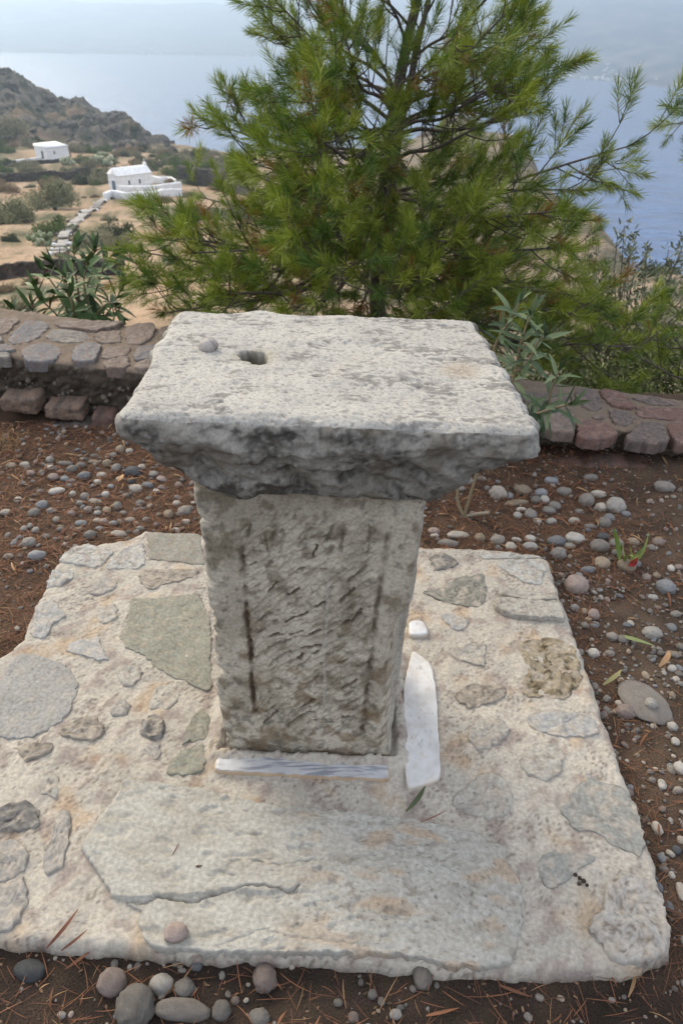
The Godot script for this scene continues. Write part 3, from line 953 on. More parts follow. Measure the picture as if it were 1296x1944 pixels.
	cap_stone([1.405, -3.319, 1.650, -3.348, 1.747, -3.344, 1.706, -3.239, 1.505, -3.199, 1.378, -3.208], "redviolet")
	cap_stone([1.140, -3.150, 1.184, -3.200, 1.223, -3.190, 1.213, -3.154], "violet")
	cap_stone([1.253, -3.256, 1.316, -3.285, 1.370, -3.207, 1.331, -3.132, 1.288, -3.092, 1.236, -3.116], "slateviolet")
	cap_stone([1.026, -2.939, 1.064, -3.087, 1.117, -3.121, 1.223, -3.098, 1.219, -2.986, 1.137, -2.926, 1.067, -2.930], "redviolet")
	cap_stone([1.283, -3.027, 1.379, -3.141, 1.459, -3.154, 1.473, -3.075, 1.430, -2.944, 1.338, -2.929, 1.240, -2.958], "slateviolet")
	cap_stone([1.493, -3.144, 1.596, -3.203, 1.696, -3.195, 1.607, -2.972, 1.468, -2.950, 1.476, -3.044], "redviolet")
	cap_stone([0.885, -3.156, 0.992, -3.227, 1.070, -3.171, 1.019, -2.968, 0.918, -2.967, 0.876, -3.038], "violet")
	cap_stone([0.848, -3.401, 0.952, -3.402, 1.111, -3.432, 1.081, -3.278, 0.932, -3.233, 0.851, -3.290], "slateviolet")
	cap_stone([0.709, -3.375, 0.830, -3.389, 0.831, -3.269, 0.858, -3.134, 0.702, -3.090], "violet")
	cap_stone([0.698, -3.065, 0.859, -3.101, 0.855, -2.972, 0.745, -2.923, 0.668, -2.925], "redviolet")
	cap_stone([-0.916, -3.852, -0.528, -3.885, -0.477, -3.570, -0.841, -3.542], "violet")
	cap_stone([-0.886, -3.449, -0.532, -3.482, -0.481, -3.181, -0.797, -3.138], "slateblue")
	cap_stone([-0.460, -3.781, -0.072, -3.813, -0.052, -3.506, -0.415, -3.479], "violet")
	cap_stone([-0.467, -3.369, -0.113, -3.401, -0.091, -3.104, -0.407, -3.063], "slateblue")
	cap_stone([-0.015, -3.712, 0.373, -3.743, 0.365, -3.444, 0.002, -3.418], "violet")
	cap_stone([-0.060, -3.292, 0.293, -3.323, 0.288, -3.030, -0.029, -2.990], "slateblue")
	cap_stone([0.421, -3.645, 0.809, -3.675, 0.773, -3.383, 0.410, -3.357], "violet")
	cap_stone([0.336, -3.217, 0.688, -3.246, 0.655, -2.957, 0.338, -2.919], "slateblue")
	for k in 5:                              # on past the left and right edges of the picture
		var x := -2.35 - 0.24 * k if k < 4 else 2.1
		for row in 3:
			var z := -3.42 + 0.1 * (x + 1.0) - 0.21 * row
			cap_stone([x - 0.1, z + 0.08, x + 0.09, z + 0.09, x + 0.1, z - 0.07, x - 0.02, z - 0.09, x - 0.11, z - 0.06], ["violet", "slateblue", "wallslate"][(k + row) % 3])
	face_stone(Vector3(-1.534, 0.047, -3.270), Vector3(0.092, 0.045, .07), "facebrown")
	face_stone(Vector3(-1.331, 0.016, -3.270), Vector3(0.092, 0.036, .07), "facebrown")
	face_stone(Vector3(-1.265, -0.081, -3.240), Vector3(0.165, 0.045, .07), "facedark")
	face_stone(Vector3(-1.147, -0.034, -3.260), Vector3(0.055, 0.047, .07), "facered")
	face_stone(Vector3(-1.739, -0.051, -3.260), Vector3(0.049, 0.038, .07), "facedark")
	face_stone(Vector3(1.186, -0.093, -2.990), Vector3(0.231, 0.053, .07), "facered")
	face_stone(Vector3(1.527, -0.082, -2.980), Vector3(0.110, 0.027, .07), "facedark")
	rng.seed = 66
	var st := start()                       # pebbles and lumps in the rough mortar
	for k in 260:
		var x := r1(-1.9, 1.7)
		var s := SphereMesh.new()
		s.radius = r1(0.006, 0.018)
		s.height = s.radius * r1(1.4, 2.0)
		s.radial_segments = 8
		s.rings = 4
		var y := r1(-0.05, wall_top(x) - 0.06)
		st.append_from(s, 0, Transform3D(Basis(Vector3.FORWARD, r1(0, 3)), Vector3(x, y, -3.305 + 0.1 * (x + 1.0) + r1(-0.015, 0.008))))
	tag(obj("mortar_pebbles", st.commit(), M.wallmortar_pebble if M.has("wallmortar_pebble") else plain(lin(0.13, 0.11, 0.09), 0.95), wall), "", "", "", "stuff")


# ------------------------------------------------------------------ pillar and slab
func pillar_and_slab() -> void:
	# ---- pillar
	rng.seed = 7
	var cuts: Array = []                     # chisel marks on the front: from, to (across, up), width, depth
	for row in 17:
		for k in 8:
			if rng.randf() < 0.25: continue
			var a := Vector2(-0.19 + k * 0.034 + r1(-0.014, 0.014), 0.09 + row * 0.040 + r1(-0.015, 0.015))
			var l := r1(0.006, 0.022) if rng.randf() < 0.4 else r1(0.02, 0.062)
			var ang := deg_to_rad(rng.randfn(40, 11)) if row < 14 else deg_to_rad(r1(60, 105))
			var e := a + Vector2(cos(ang), sin(ang)) * l
			if e.x > 0.062 or a.x < -0.2 or e.y > 0.76: continue
			cuts.append([a, e, r1(0.003, 0.007), r1(0.002, 0.0058) * (1.0 if rng.randf() < 0.6 else 0.6)])
	var edge_l := PackedVector2Array([Vector2(-0.205, 0.14), Vector2(-0.209, 0.25), Vector2(-0.206, 0.36), Vector2(-0.211, 0.46), Vector2(-0.208, 0.58), Vector2(-0.212, 0.66)])
	var edge_r := PackedVector2Array([Vector2(0.068, 0.10), Vector2(0.074, 0.28), Vector2(0.080, 0.42), Vector2(0.084, 0.52), Vector2(0.094, 0.64), Vector2(0.099, 0.71)])
	var vein := PackedVector2Array([Vector2(-0.043, 0.09), Vector2(-0.045, 0.125), Vector2(-0.032, 0.15), Vector2(-0.03, 0.27), Vector2(-0.034, 0.33), Vector2(-0.028, 0.45), Vector2(-0.027, 0.56), Vector2(-0.018, 0.62)])
	var dark_at := func(p: Vector3) -> float:
		var q := Vector2(p.x, p.y) + Vector2(na.get_noise_2d(p.x * 40.0, p.y * 40.0), nb.get_noise_2d(p.x * 25.0, p.y * 25.0)) * 0.004
		var s := 0.0
		for c in cuts:
			if absf(q.x - c[0].x) > 0.07 or absf(q.y - c[0].y) > 0.07: continue
			var d := q.distance_to(Geometry2D.get_closest_point_to_segment(q, c[0], c[1]))
			s = maxf(s, c[3] * smoothstep(c[2] * 1.15, c[2] * 0.3, d))
		var some := 0.55 + 0.9 * na.get_noise_2d(p.x * 8.0, p.y * 13.0)
		s = maxf(s, 0.0085 * clampf(some * 1.3, 0.1, 1.0) * smoothstep(0.009, 0.001, path_distance(q, edge_l)))
		s = maxf(s, 0.0065 * clampf(some, 0.1, 0.9) * smoothstep(0.011, 0.001, path_distance(q, edge_r)))
		return s
	var memo := [0.0]
	var pillar := block(Vector3(0.23, 0.42, 0.175), 0.02, 200, 330, 44, func(q, d):
		var t: float = (q.y + 0.42) / 0.84
		var y: float = lerpf(-0.02, 0.82, t)
		var left := lerpf(-0.294, -0.298, t)
		var right := lerpf(0.148, 0.172, t)
		left -= 0.010 * smoothstep(0.85, 1.0, t)
		left += 0.012 * smoothstep(0.10, 0.0, t)
		var p := Vector3(lerpf(left, right, (q.x + 0.23) / 0.46), y, q.z - 1.459)
		p.z += 0.012 * (p.x + 0.07) / 0.23
		p += d * (0.007 * na.get_noise_3d(p.x * 6.0, p.y * 6.0, p.z * 6.0) + 0.0022 * nb.get_noise_3d(p.x * 18.0, p.y * 18.0, p.z * 18.0) + 0.0006 * na.get_noise_3d(p.x * 90.0, p.y * 90.0, p.z * 90.0))
		# broken front right edge in the lower half, nicked left edge
		var corner := smoothstep(0.07, 0.0, (0.17 - p.x)) * smoothstep(-1.36, -1.285, p.z)
		var chip := smoothstep(0.50, 0.42, p.y + 1.2 * (0.13 - p.x)) * smoothstep(-0.02, 0.1, p.y)
		p.z -= 0.05 * corner * chip
		p.x -= 0.018 * corner * chip
		var nick := smoothstep(0.05, 0.0, p.x + 0.295) * maxf(0.0, nb.get_noise_2d(p.y * 16.0, p.z * 9.0))
		p.x += 0.022 * nick
		if d.z > 0.8:
			var inside := smoothstep(-0.215, -0.2, p.x) * smoothstep(0.095, 0.075, p.x) * smoothstep(0.06, 0.1, p.y) * smoothstep(0.78, 0.72, p.y)
			memo[0] = dark_at.call(p)
			p.z -= 0.004 * inside + memo[0]
			p.z += inside * (0.006 * na.get_noise_2d((p.x - p.y) * 34.0, (p.x + p.y) * 12.0) - 0.003 * smoothstep(0.2, 0.5, nb.get_noise_2d(p.x * 50.0, p.y * 50.0)))
			p.z += 0.004 * smoothstep(0.005, 0.001, path_distance(Vector2(p.x, p.y), vein))
		return p, func(p, d):
		var n := na.get_noise_3d(p.x * 7.0, p.y * 5.0, p.z * 7.0)
		var m := nb.get_noise_3d(p.x * 15.0, p.y * 15.0, p.z * 15.0)
		var col := lerp3(Color(0.60, 0.55, 0.465), Color(0.41, 0.37, 0.30), n * 1.3 + 0.35)
		col = lerp3(col, Color(0.22, 0.178, 0.125), smoothstep(0.0, 0.5, m + 0.3 * n + 0.25 * na.get_noise_2d((p.x - p.y) * 34.0, (p.x + p.y) * 12.0)) * 0.75)
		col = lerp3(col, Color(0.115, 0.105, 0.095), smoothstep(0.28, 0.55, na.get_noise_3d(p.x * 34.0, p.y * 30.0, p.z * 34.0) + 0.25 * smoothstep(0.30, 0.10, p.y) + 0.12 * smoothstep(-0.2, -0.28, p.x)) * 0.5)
		col = lerp3(col, Color(0.22, 0.15, 0.09), smoothstep(0.1, 0.4, nb.get_noise_3d(p.x * 10.0, p.y * 12.0, 4.0)) * smoothstep(0.6, 0.15, p.y) * 0.7)
		if d.z > 0.8:
			col = lerp3(col, Color(0.095, 0.066, 0.042), memo[0] * 150.0)
			col = lerp3(col, Color(0.5, 0.47, 0.43), smoothstep(0.004, 0.001, path_distance(Vector2(p.x, p.y), vein)) * 0.75)
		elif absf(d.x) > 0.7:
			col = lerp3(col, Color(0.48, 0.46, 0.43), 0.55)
		if p.y > 0.79: col = lerp3(col, Color(0.42, 0.35, 0.26), 0.5)
		return col)
	var o := obj("stone_pillar", pillar, M.pillar)
	tag(o, "square weathered marble pillar with a chiselled recessed front panel", "pillar")

	# ---- slab
	var H := 1.014
	var corners := [Vector2(-0.400, -1.186), Vector2(0.350, -1.160), Vector2(0.312, -1.745), Vector2(-0.405, -1.772)]
	var hole := Vector2(-0.190, -1.478)
	var slab := block(Vector3(0.36, 0.105, 0.28), 0.024, 260, 64, 190, func(q, d):
		var s: float = (q.y + 0.105) / 0.21            # 0 bottom, 1 top
		var u: float = (q.x + 0.36) / 0.72
		var w: float = (0.28 - q.z) / 0.56             # 0 front, 1 back
		var k := pow(clampf((0.70 - s) / 0.70, 0.0, 1.0), 0.8)
		u = lerpf(0.20 * k, 1.0 - 0.235 * k, u)
		w = lerpf(0.10 * k, 1.0 - 0.12 * k, w)
		var a: Vector2 = corners[0].lerp(corners[1], u)
		var b: Vector2 = corners[3].lerp(corners[2], u)
		var g := a.lerp(b, w)
		var p := Vector3(g.x, H - 0.198 * (1.0 - s), g.y)
		p.y += 0.025 * smoothstep(0.75, 1.0, u) * (1.0 - s)
		var side := 1.0 - absf(d.y)
		var big := 0.010 * na.get_noise_3d(p.x * 4.0, p.y * 5.0, p.z * 4.0) + 0.010 * side * nr.get_noise_3d(p.x * 5.0 + 3.0, p.y * 8.0, p.z * 5.0)
		big += side * (0.012 * na.get_noise_3d(p.x * 9.0, p.y * 13.0, p.z * 9.0) + 0.0025 * nb.get_noise_3d(p.x * 28.0, p.y * 34.0, p.z * 28.0))
		p += d * (big + 0.0011 * nb.get_noise_3d(p.x * 20.0, p.y * 24.0, p.z * 28.0) + 0.0012 * na.get_noise_3d(p.x * 80.0, p.y * 80.0, p.z * 80.0))
		# scalloped breaks along the lower front, notched right edge
		if d.z > 0.2:
			var dent := maxf(0.0, na.get_noise_2d(p.x * 7.0 + 5.0, p.y * 7.0)) * smoothstep(0.99, 0.90, p.y)
			p.z -= 0.06 * dent
			p.y -= 0.02 * maxf(0.0, nb.get_noise_2d(p.x * 6.0 + 2.0, 3.0)) * smoothstep(0.9, 0.82, p.y)
			p.y -= 0.006 * maxf(0.0, na.get_noise_2d(p.x * 9.0, 8.0)) * smoothstep(0.97, 1.0, p.y)
		if d.x > 0.3:
			p.x -= 0.03 * maxf(0.0, na.get_noise_2d(p.z * 9.0 + 2.0, 1.5)) + 0.012 * maxf(0.0, nb.get_noise_2d(p.z * 22.0, 4.0))
		if d.z < -0.3:
			p.z += 0.012 * nb.get_noise_2d(p.x * 11.0, 7.0)
		if d.y > 0.5:
			var pit := nb.get_noise_2d(p.x * 70.0, p.z * 105.0)
			p.y -= 0.0016 * smoothstep(0.28, 0.5, pit)
			p.y -= 0.003 * smoothstep(0.34, 0.55, na.get_noise_2d(p.x * 22.0, p.z * 34.0))
			var h := Vector2(p.x, p.z) - hole
			h = Vector2(h.x, h.y * 0.95) + Vector2(na.get_noise_2d(p.x * 30.0, p.z * 30.0), nb.get_noise_2d(p.x * 30.0, p.z * 30.0)) * 0.008
			var r := h.length() * (1.0 + 0.22 * cos(2.0 * h.angle() + 0.9))
			p.y -= 0.10 * smoothstep(0.034, 0.027, r) + 0.005 * smoothstep(0.065, 0.03, r + 0.2 * minf(0.0, h.x))
			var dent2 := Vector2((p.x - 0.226) * 0.6, p.z + 1.687)
			p.y -= 0.007 * smoothstep(0.010, 0.003, dent2.length())
		return p, func(p, d):
		var n := na.get_noise_3d(p.x * 5.0, p.y * 5.0, p.z * 5.0)
		var m := nb.get_noise_3d(p.x * 34.0, p.y * 26.0, p.z * 62.0)
		var col := lerp3(Color(0.66, 0.645, 0.615), Color(0.56, 0.545, 0.52), n + 0.4)
		if d.y > 0.55:
			var patch := smoothstep(-0.05, 0.35, na.get_noise_2d(p.x * 5.0 + 1.0, p.z * 11.0) + 0.35 * p.x)
			col = lerp3(col, Color(0.30, 0.29, 0.28), smoothstep(0.08, 0.40, m + 0.25 * patch) * (0.12 + 0.8 * patch))
			col = lerp3(col, Color(0.22, 0.20, 0.19), smoothstep(0.30, 0.5, nb.get_noise_2d(p.x * 70.0, p.z * 105.0)) * 0.65)
			col = lerp3(col, Color(0.50, 0.40, 0.29), smoothstep(0.05, 0.0, Vector2(p.x - 0.235, p.z + 1.43).length() - 0.012) * 0.55)
			col = lerp3(col, Color(0.20, 0.185, 0.17), smoothstep(0.72, 0.9, nr.get_noise_2d(p.x * 9.0 + p.z * 5.0, p.z * 26.0)) * (0.3 + 0.5 * patch))
			var h := (Vector2(p.x, p.z) - hole).length()
			col = lerp3(col, Color(0.06, 0.05, 0.038), smoothstep(1.006, 0.985, p.y))  # shade inside the hole, painted darker with depth
			col = lerp3(col, Color(0.45, 0.41, 0.31), smoothstep(0.06, 0.034, h) * 0.5)
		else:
			col = lerp3(Color(0.48, 0.46, 0.425), Color(0.35, 0.33, 0.30), n * 1.4 + 0.3)  # sides below the top in tone: crust, plus backlit shade put into the colour
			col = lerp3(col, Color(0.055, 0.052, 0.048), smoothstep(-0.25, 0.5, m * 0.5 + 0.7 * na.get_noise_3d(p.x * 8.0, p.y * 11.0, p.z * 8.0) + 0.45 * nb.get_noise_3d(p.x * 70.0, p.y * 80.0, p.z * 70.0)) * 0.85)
			col = lerp3(col, Color(0.45, 0.44, 0.42), smoothstep(0.55, 0.85, nr.get_noise_3d(p.x * 5.0, p.y * 9.0, p.z * 5.0)) * 0.5)
			col = lerp3(col, Color(0.20, 0.16, 0.115), smoothstep(0.1, 0.4, nb.get_noise_3d(p.x * 8.0 + 5.0, p.y * 8.0, p.z * 8.0)) * 0.55)
			col = lerp3(col, Color(0.42, 0.41, 0.395), smoothstep(0.2, 0.38, p.x) * 0.5)
		return col)
	o = obj("stone_slab", slab, M.marble)
	tag(o, "thick pale weathered marble slab with a small hole lying on the pillar", "slab")
	var shell := block(Vector3(0.0135, 0.0115, 0.0155), 0.0113, 26, 22, 28, func(q, d):
		var p: Vector3 = q * lerpf(0.72, 1.12, (q.z + 0.016) / 0.032)
		p += d * (0.0012 * sin(q.z * 620.0 + q.x * 180.0) * smoothstep(0.006, -0.004, q.z) + 0.001 * na.get_noise_3d(q.x * 90.0, q.y * 90.0, q.z * 90.0))
		return p, func(p, _d):
		var band := smoothstep(0.1, 0.8, sin(p.z * 620.0 + p.x * 180.0)) * smoothstep(0.004, -0.004, p.z)
		return lerp3(Color(0.40, 0.365, 0.34), Color(0.17, 0.13, 0.105), band * 0.8))
	var sh := obj("pebble", shell, M.pebble)
	sh.position = Vector3(-0.287, H + 0.006, -1.512)
	sh.rotation = Vector3(0.2, -0.75, 0.15)
	sh.scale = Vector3.ONE * 1.35
	tag(sh, "small banded shell shaped pebble on the slab beside the hole", "pebble")


# ------------------------------------------------------------------ pebbles
func make_pebble_meshes() -> void:
	for k in 8:
		var s := 17.0 * k
		pebble_meshes.append(block(Vector3.ONE, 0.93, 8, 8, 8, func(q, d):
			return q + d * (0.16 * na.get_noise_3d(q.x * 0.8, q.y * 0.8, q.z * 0.8 + s) + (0.16 if k > 4 else 0.04) * nb.get_noise_3d(q.x * 1.8, q.y * 1.8, q.z * 1.8 + s)), func(p, _d):
			return lerp3(Color.WHITE, Color(0.72, 0.70, 0.68), nb.get_noise_3d(p.x * 1.6, p.y * 1.6, p.z * 1.6 + s) + 0.25)))


func pebble_tone(c: String) -> Color:
	var t := Color(0.36, 0.34, 0.32)
	match c:
		"w": t = Color(0.52, 0.49, 0.44)
		"c": t = Color(0.47, 0.42, 0.355)
		"b": t = Color(0.27, 0.275, 0.28)
		"t": t = Color(0.37, 0.295, 0.215)
		"p": t = Color(0.36, 0.285, 0.25)
		"d": t = Color(0.115, 0.12, 0.125)
		"k": t = Color(0.28, 0.25, 0.22)
		"g": t = Color(0.27, 0.25, 0.225)
	return t


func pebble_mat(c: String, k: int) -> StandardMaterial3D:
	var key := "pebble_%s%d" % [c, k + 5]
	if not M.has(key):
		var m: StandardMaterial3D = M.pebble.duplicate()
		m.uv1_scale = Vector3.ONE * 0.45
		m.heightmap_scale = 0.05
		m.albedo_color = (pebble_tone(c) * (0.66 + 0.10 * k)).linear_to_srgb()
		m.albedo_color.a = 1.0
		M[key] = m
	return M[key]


func pebble(x: float, z: float, rx: float, rz: float, c: String, label: String, base := -9.0) -> void:
	var o := obj("pebble", pebble_meshes[rng.randi() % 8], pebble_mat(c, rng.randi() % 4 if z < -0.78 else -1 - rng.randi() % 2))  # front strip pebbles use darker tones: the shade there is painted in
	var h := minf(rz, rx) * r1(0.72, 0.95)
	o.scale = Vector3(rx, h, rz * 1.05)
	o.rotation = Vector3(r1(-0.12, 0.12), r1(-0.25, 0.25), r1(-0.12, 0.12))
	o.position = Vector3(x, (soil_at(x, z) + h * 0.32 if base < -1.0 else base + h * 0.6), z)
	tag(o, label, "pebble", "pebbles around the platform")


func pebbles() -> void:
	make_pebble_meshes()
	rng.seed = 44
	pebble(0.659, -2.697, 0.038, 0.032, "c", "medium cream rounded pebble in litter before the right wall, first from the left")
	pebble(0.771, -2.734, 0.039, 0.027, "t", "medium tan oval pebble in litter before the right wall, first from the left")
	pebble(0.948, -2.738, 0.032, 0.022, "g", "medium grey oval pebble in litter before the right wall, third from the left")
	pebble(1.085, -2.833, 0.033, 0.018, "g", "medium grey oval pebble in litter before the right wall, fourth from the left")
	pebble(1.382, -2.768, 0.048, 0.030, "k", "large brownish oval pebble in litter before the right wall")
	pebble(1.135, -2.624, 0.042, 0.039, "w", "large white rounded pebble in litter before the right wall")
	pebble(1.077, -2.624, 0.023, 0.022, "c", "medium cream rounded pebble in litter before the right wall, third from the left")
	pebble(1.090, -2.719, 0.034, 0.017, "c", "medium cream oval pebble in litter before the right wall, fourth from the left")
	pebble(1.024, -2.664, 0.032, 0.032, "k", "medium brownish rounded pebble in litter before the right wall, first from the left")
	pebble(0.909, -2.814, 0.031, 0.020, "b", "medium blue grey oval pebble in litter before the right wall, second from the left")
	pebble(0.707, -2.688, 0.015, 0.020, "b", "small blue grey rounded pebble in litter before the right wall")
	pebble(0.728, -2.644, 0.055, 0.017, "t", "large tan elongated pebble in litter before the right wall")
	pebble(0.845, -2.719, 0.028, 0.020, "b", "medium blue grey oval pebble in litter before the right wall, first from the left")
	pebble(0.813, -2.664, 0.023, 0.019, "g", "medium grey rounded pebble in litter before the right wall, third from the left")
	pebble(0.852, -2.672, 0.021, 0.022, "w", "small white rounded pebble in litter before the right wall, second from the left")
	pebble(0.885, -2.631, 0.027, 0.022, "g", "medium grey rounded pebble in litter before the right wall, fourth from the left")
	pebble(0.852, -2.593, 0.029, 0.019, "g", "medium grey oval pebble in litter before the right wall, second from the left")
	pebble(0.770, -2.556, 0.027, 0.024, "g", "medium grey rounded pebble in litter before the right wall, second from the left")
	pebble(0.739, -2.591, 0.021, 0.012, "w", "small white oval pebble in litter before the right wall, second from the left")
	pebble(0.715, -2.547, 0.018, 0.016, "w", "small white rounded pebble in litter before the right wall, first from the left")
	pebble(0.791, -2.518, 0.018, 0.016, "c", "small cream rounded pebble in litter before the right wall")
	pebble(0.847, -2.516, 0.022, 0.016, "w", "medium white oval pebble in litter before the right wall, second from the left")
	pebble(0.938, -2.520, 0.022, 0.016, "c", "medium cream oval pebble in litter before the right wall, second from the left")
	pebble(0.979, -2.587, 0.019, 0.014, "g", "small grey oval pebble in litter before the right wall, second from the left")
	pebble(1.054, -2.500, 0.026, 0.026, "k", "medium brownish rounded pebble in litter before the right wall, second from the left")
	pebble(1.087, -2.544, 0.023, 0.019, "b", "medium blue grey rounded pebble in litter before the right wall")
	pebble(1.166, -2.581, 0.021, 0.014, "b", "small blue grey oval pebble in litter before the right wall")
	pebble(0.995, -2.483, 0.028, 0.012, "g", "medium grey elongated pebble in litter before the right wall")
	pebble(1.024, -2.406, 0.024, 0.018, "d", "medium dark grey oval pebble in litter before the right wall")
	pebble(1.063, -2.363, 0.027, 0.022, "g", "medium grey rounded pebble in litter before the right wall, sixth from the left")
	pebble(1.132, -2.374, 0.025, 0.016, "t", "medium tan oval pebble in litter before the right wall, second from the left")
	pebble(1.223, -2.365, 0.023, 0.020, "p", "medium pinkish rounded pebble in litter before the right wall")
	pebble(0.909, -2.387, 0.039, 0.027, "w", "large white oval pebble in litter before the right wall")
	pebble(0.833, -2.368, 0.034, 0.025, "b", "medium blue grey oval pebble in litter before the right wall, third from the left")
	pebble(0.824, -2.289, 0.029, 0.026, "g", "medium grey rounded pebble in litter before the right wall, fifth from the left")
	pebble(0.880, -2.347, 0.023, 0.016, "c", "medium cream oval pebble in litter before the right wall, third from the left")
	pebble(0.989, -2.335, 0.037, 0.029, "k", "large brownish rounded pebble in litter before the right wall")
	pebble(1.047, -2.300, 0.023, 0.018, "g", "medium grey oval pebble in litter before the right wall, fifth from the left")
	pebble(1.189, -2.334, 0.019, 0.016, "k", "small brownish rounded pebble in litter before the right wall")
	pebble(0.735, -2.387, 0.022, 0.018, "w", "medium white rounded pebble in litter before the right wall")
	pebble(0.679, -2.373, 0.020, 0.011, "w", "small white oval pebble in litter before the right wall, third from the left")
	pebble(0.647, -2.321, 0.023, 0.020, "c", "medium cream rounded pebble in litter before the right wall, second from the left")
	pebble(0.725, -2.335, 0.031, 0.018, "w", "medium white oval pebble in litter before the right wall, first from the left")
	pebble(0.603, -2.360, 0.029, 0.022, "c", "medium cream oval pebble in litter before the right wall, first from the left")
	pebble(0.536, -2.367, 0.021, 0.020, "t", "medium tan rounded pebble in litter before the right wall")
	pebble(0.454, -2.384, 0.047, 0.018, "c", "large cream elongated pebble in litter before the right wall")
	pebble(0.409, -2.328, 0.039, 0.020, "g", "large grey oval pebble in litter before the right wall")
	pebble(0.362, -2.405, 0.024, 0.018, "p", "medium pinkish oval pebble in litter before the right wall")
	pebble(0.363, -2.379, 0.016, 0.011, "w", "small white oval pebble in litter before the right wall, first from the left")
	pebble(0.605, -2.811, 0.022, 0.013, "g", "small grey oval pebble in litter before the right wall, first from the left")
	pebble(0.541, -2.789, 0.026, 0.023, "g", "medium grey rounded pebble in litter before the right wall, first from the left")
	pebble(0.621, -2.740, 0.013, 0.015, "g", "small grey rounded pebble in litter before the right wall")
	pebble(0.499, -2.731, 0.030, 0.015, "g", "medium grey oval pebble in litter before the right wall, first from the left")
	pebble(0.973, -2.237, 0.030, 0.028, "t", "medium tan rounded pebble on soil behind the platform's right corner, first from the left")
	pebble(1.057, -2.216, 0.034, 0.030, "t", "medium tan rounded pebble on soil behind the platform's right corner, second from the left")
	pebble(1.096, -2.234, 0.021, 0.019, "b", "medium blue grey rounded pebble on soil behind the platform's right corner")
	pebble(0.908, -2.190, 0.028, 0.015, "b", "medium blue grey oval pebble on soil behind the platform's right corner")
	pebble(0.839, -2.088, 0.041, 0.039, "p", "large pinkish rounded pebble on soil behind the platform's right corner")
	pebble(1.159, -2.093, 0.034, 0.031, "b", "large blue grey rounded pebble on soil behind the platform's right corner")
	pebble(1.111, -2.155, 0.016, 0.017, "p", "small pinkish rounded pebble on soil behind the platform's right corner, first from the left")
	pebble(1.151, -2.166, 0.015, 0.013, "t", "small tan rounded pebble on soil behind the platform's right corner")
	pebble(1.217, -2.205, 0.013, 0.015, "w", "small white rounded pebble on soil behind the platform's right corner, second from the left")
	pebble(1.247, -2.212, 0.015, 0.013, "p", "small pinkish rounded pebble on soil behind the platform's right corner, second from the left")
	pebble(1.097, -2.045, 0.018, 0.010, "w", "small white oval pebble on soil behind the platform's right corner")
	pebble(0.913, -2.035, 0.009, 0.012, "w", "small white rounded pebble on soil behind the platform's right corner, first from the left")
	pebble(1.032, -1.855, 0.032, 0.023, "w", "large white oval pebble on the soil right of the platform")
	pebble(0.892, -1.828, 0.020, 0.016, "k", "medium brownish rounded pebble on the soil right of the platform")
	pebble(0.923, -1.814, 0.018, 0.016, "g", "small grey rounded pebble on the soil right of the platform, second from the left")
	pebble(0.810, -1.750, 0.019, 0.016, "w", "medium white rounded pebble on the soil right of the platform")
	pebble(1.065, -1.756, 0.029, 0.012, "t", "medium tan elongated pebble on the soil right of the platform")
	pebble(1.039, -1.693, 0.014, 0.012, "w", "small white rounded pebble on the soil right of the platform, second from the left")
	pebble(0.863, -1.754, 0.017, 0.012, "k", "small brownish oval pebble on the soil right of the platform")
	pebble(0.955, -1.456, 0.014, 0.014, "w", "small white rounded pebble on the soil right of the platform, third from the left")
	pebble(0.837, -1.509, 0.028, 0.022, "p", "large pinkish oval pebble on the soil right of the platform")
	pebble(0.837, -1.548, 0.016, 0.011, "c", "small cream oval pebble on the soil right of the platform")
	pebble(0.860, -1.937, 0.020, 0.021, "p", "medium pinkish rounded pebble on the soil right of the platform")
	pebble(0.835, -1.953, 0.011, 0.013, "t", "small tan rounded pebble on the soil right of the platform")
	pebble(0.807, -1.974, 0.015, 0.013, "b", "small blue grey rounded pebble on the soil right of the platform, first from the left")
	pebble(0.816, -1.881, 0.013, 0.012, "g", "small grey rounded pebble on the soil right of the platform, first from the left")
	pebble(0.851, -1.887, 0.015, 0.013, "b", "small blue grey rounded pebble on the soil right of the platform, second from the left")
	pebble(0.962, -1.896, 0.015, 0.010, "b", "small blue grey oval pebble on the soil right of the platform")
	pebble(1.109, -1.889, 0.015, 0.017, "b", "small blue grey rounded pebble on the soil right of the platform, third from the left")
	pebble(1.148, -1.959, 0.019, 0.013, "g", "small grey oval pebble on the soil right of the platform")
	pebble(1.099, -2.045, 0.017, 0.011, "w", "small white oval pebble on the soil right of the platform")
	pebble(1.009, -1.675, 0.008, 0.010, "w", "small white rounded pebble on the soil right of the platform, first from the left")
	pebble(0.904, -1.462, 0.009, 0.009, "c", "small cream rounded pebble on the soil right of the platform")
	pebble(0.944, -1.403, 0.012, 0.012, "w", "small white rounded pebble on the soil right of the platform, fourth from the left")
	pebble(1.104, -1.796, 0.014, 0.014, "k", "small brownish rounded pebble on the soil right of the platform")
	pebble(0.925, -1.321, 0.013, 0.014, "w", "small white rounded pebble on the soil right of the platform, sixth from the left")
	pebble(0.862, -1.269, 0.011, 0.012, "w", "small white rounded pebble on the soil right of the platform, fifth from the left")
	pebble(0.840, -1.280, 0.010, 0.008, "g", "small grey rounded pebble on the soil right of the platform, third from the left")
	pebble(0.775, -1.501, 0.009, 0.011, "p", "small pinkish rounded pebble on the soil right of the platform")
	pebble(0.805, -1.136, 0.012, 0.017, "c", "small cream rounded pebble beside the platform's right front edge, first from the left")
	pebble(0.791, -1.060, 0.010, 0.012, "b", "small blue grey rounded pebble beside the platform's right front edge")
	pebble(0.802, -0.968, 0.011, 0.024, "c", "small cream rounded pebble beside the platform's right front edge, second from the left")
	pebble(0.799, -1.015, 0.008, 0.009, "w", "small white rounded pebble beside the platform's right front edge, third from the left")
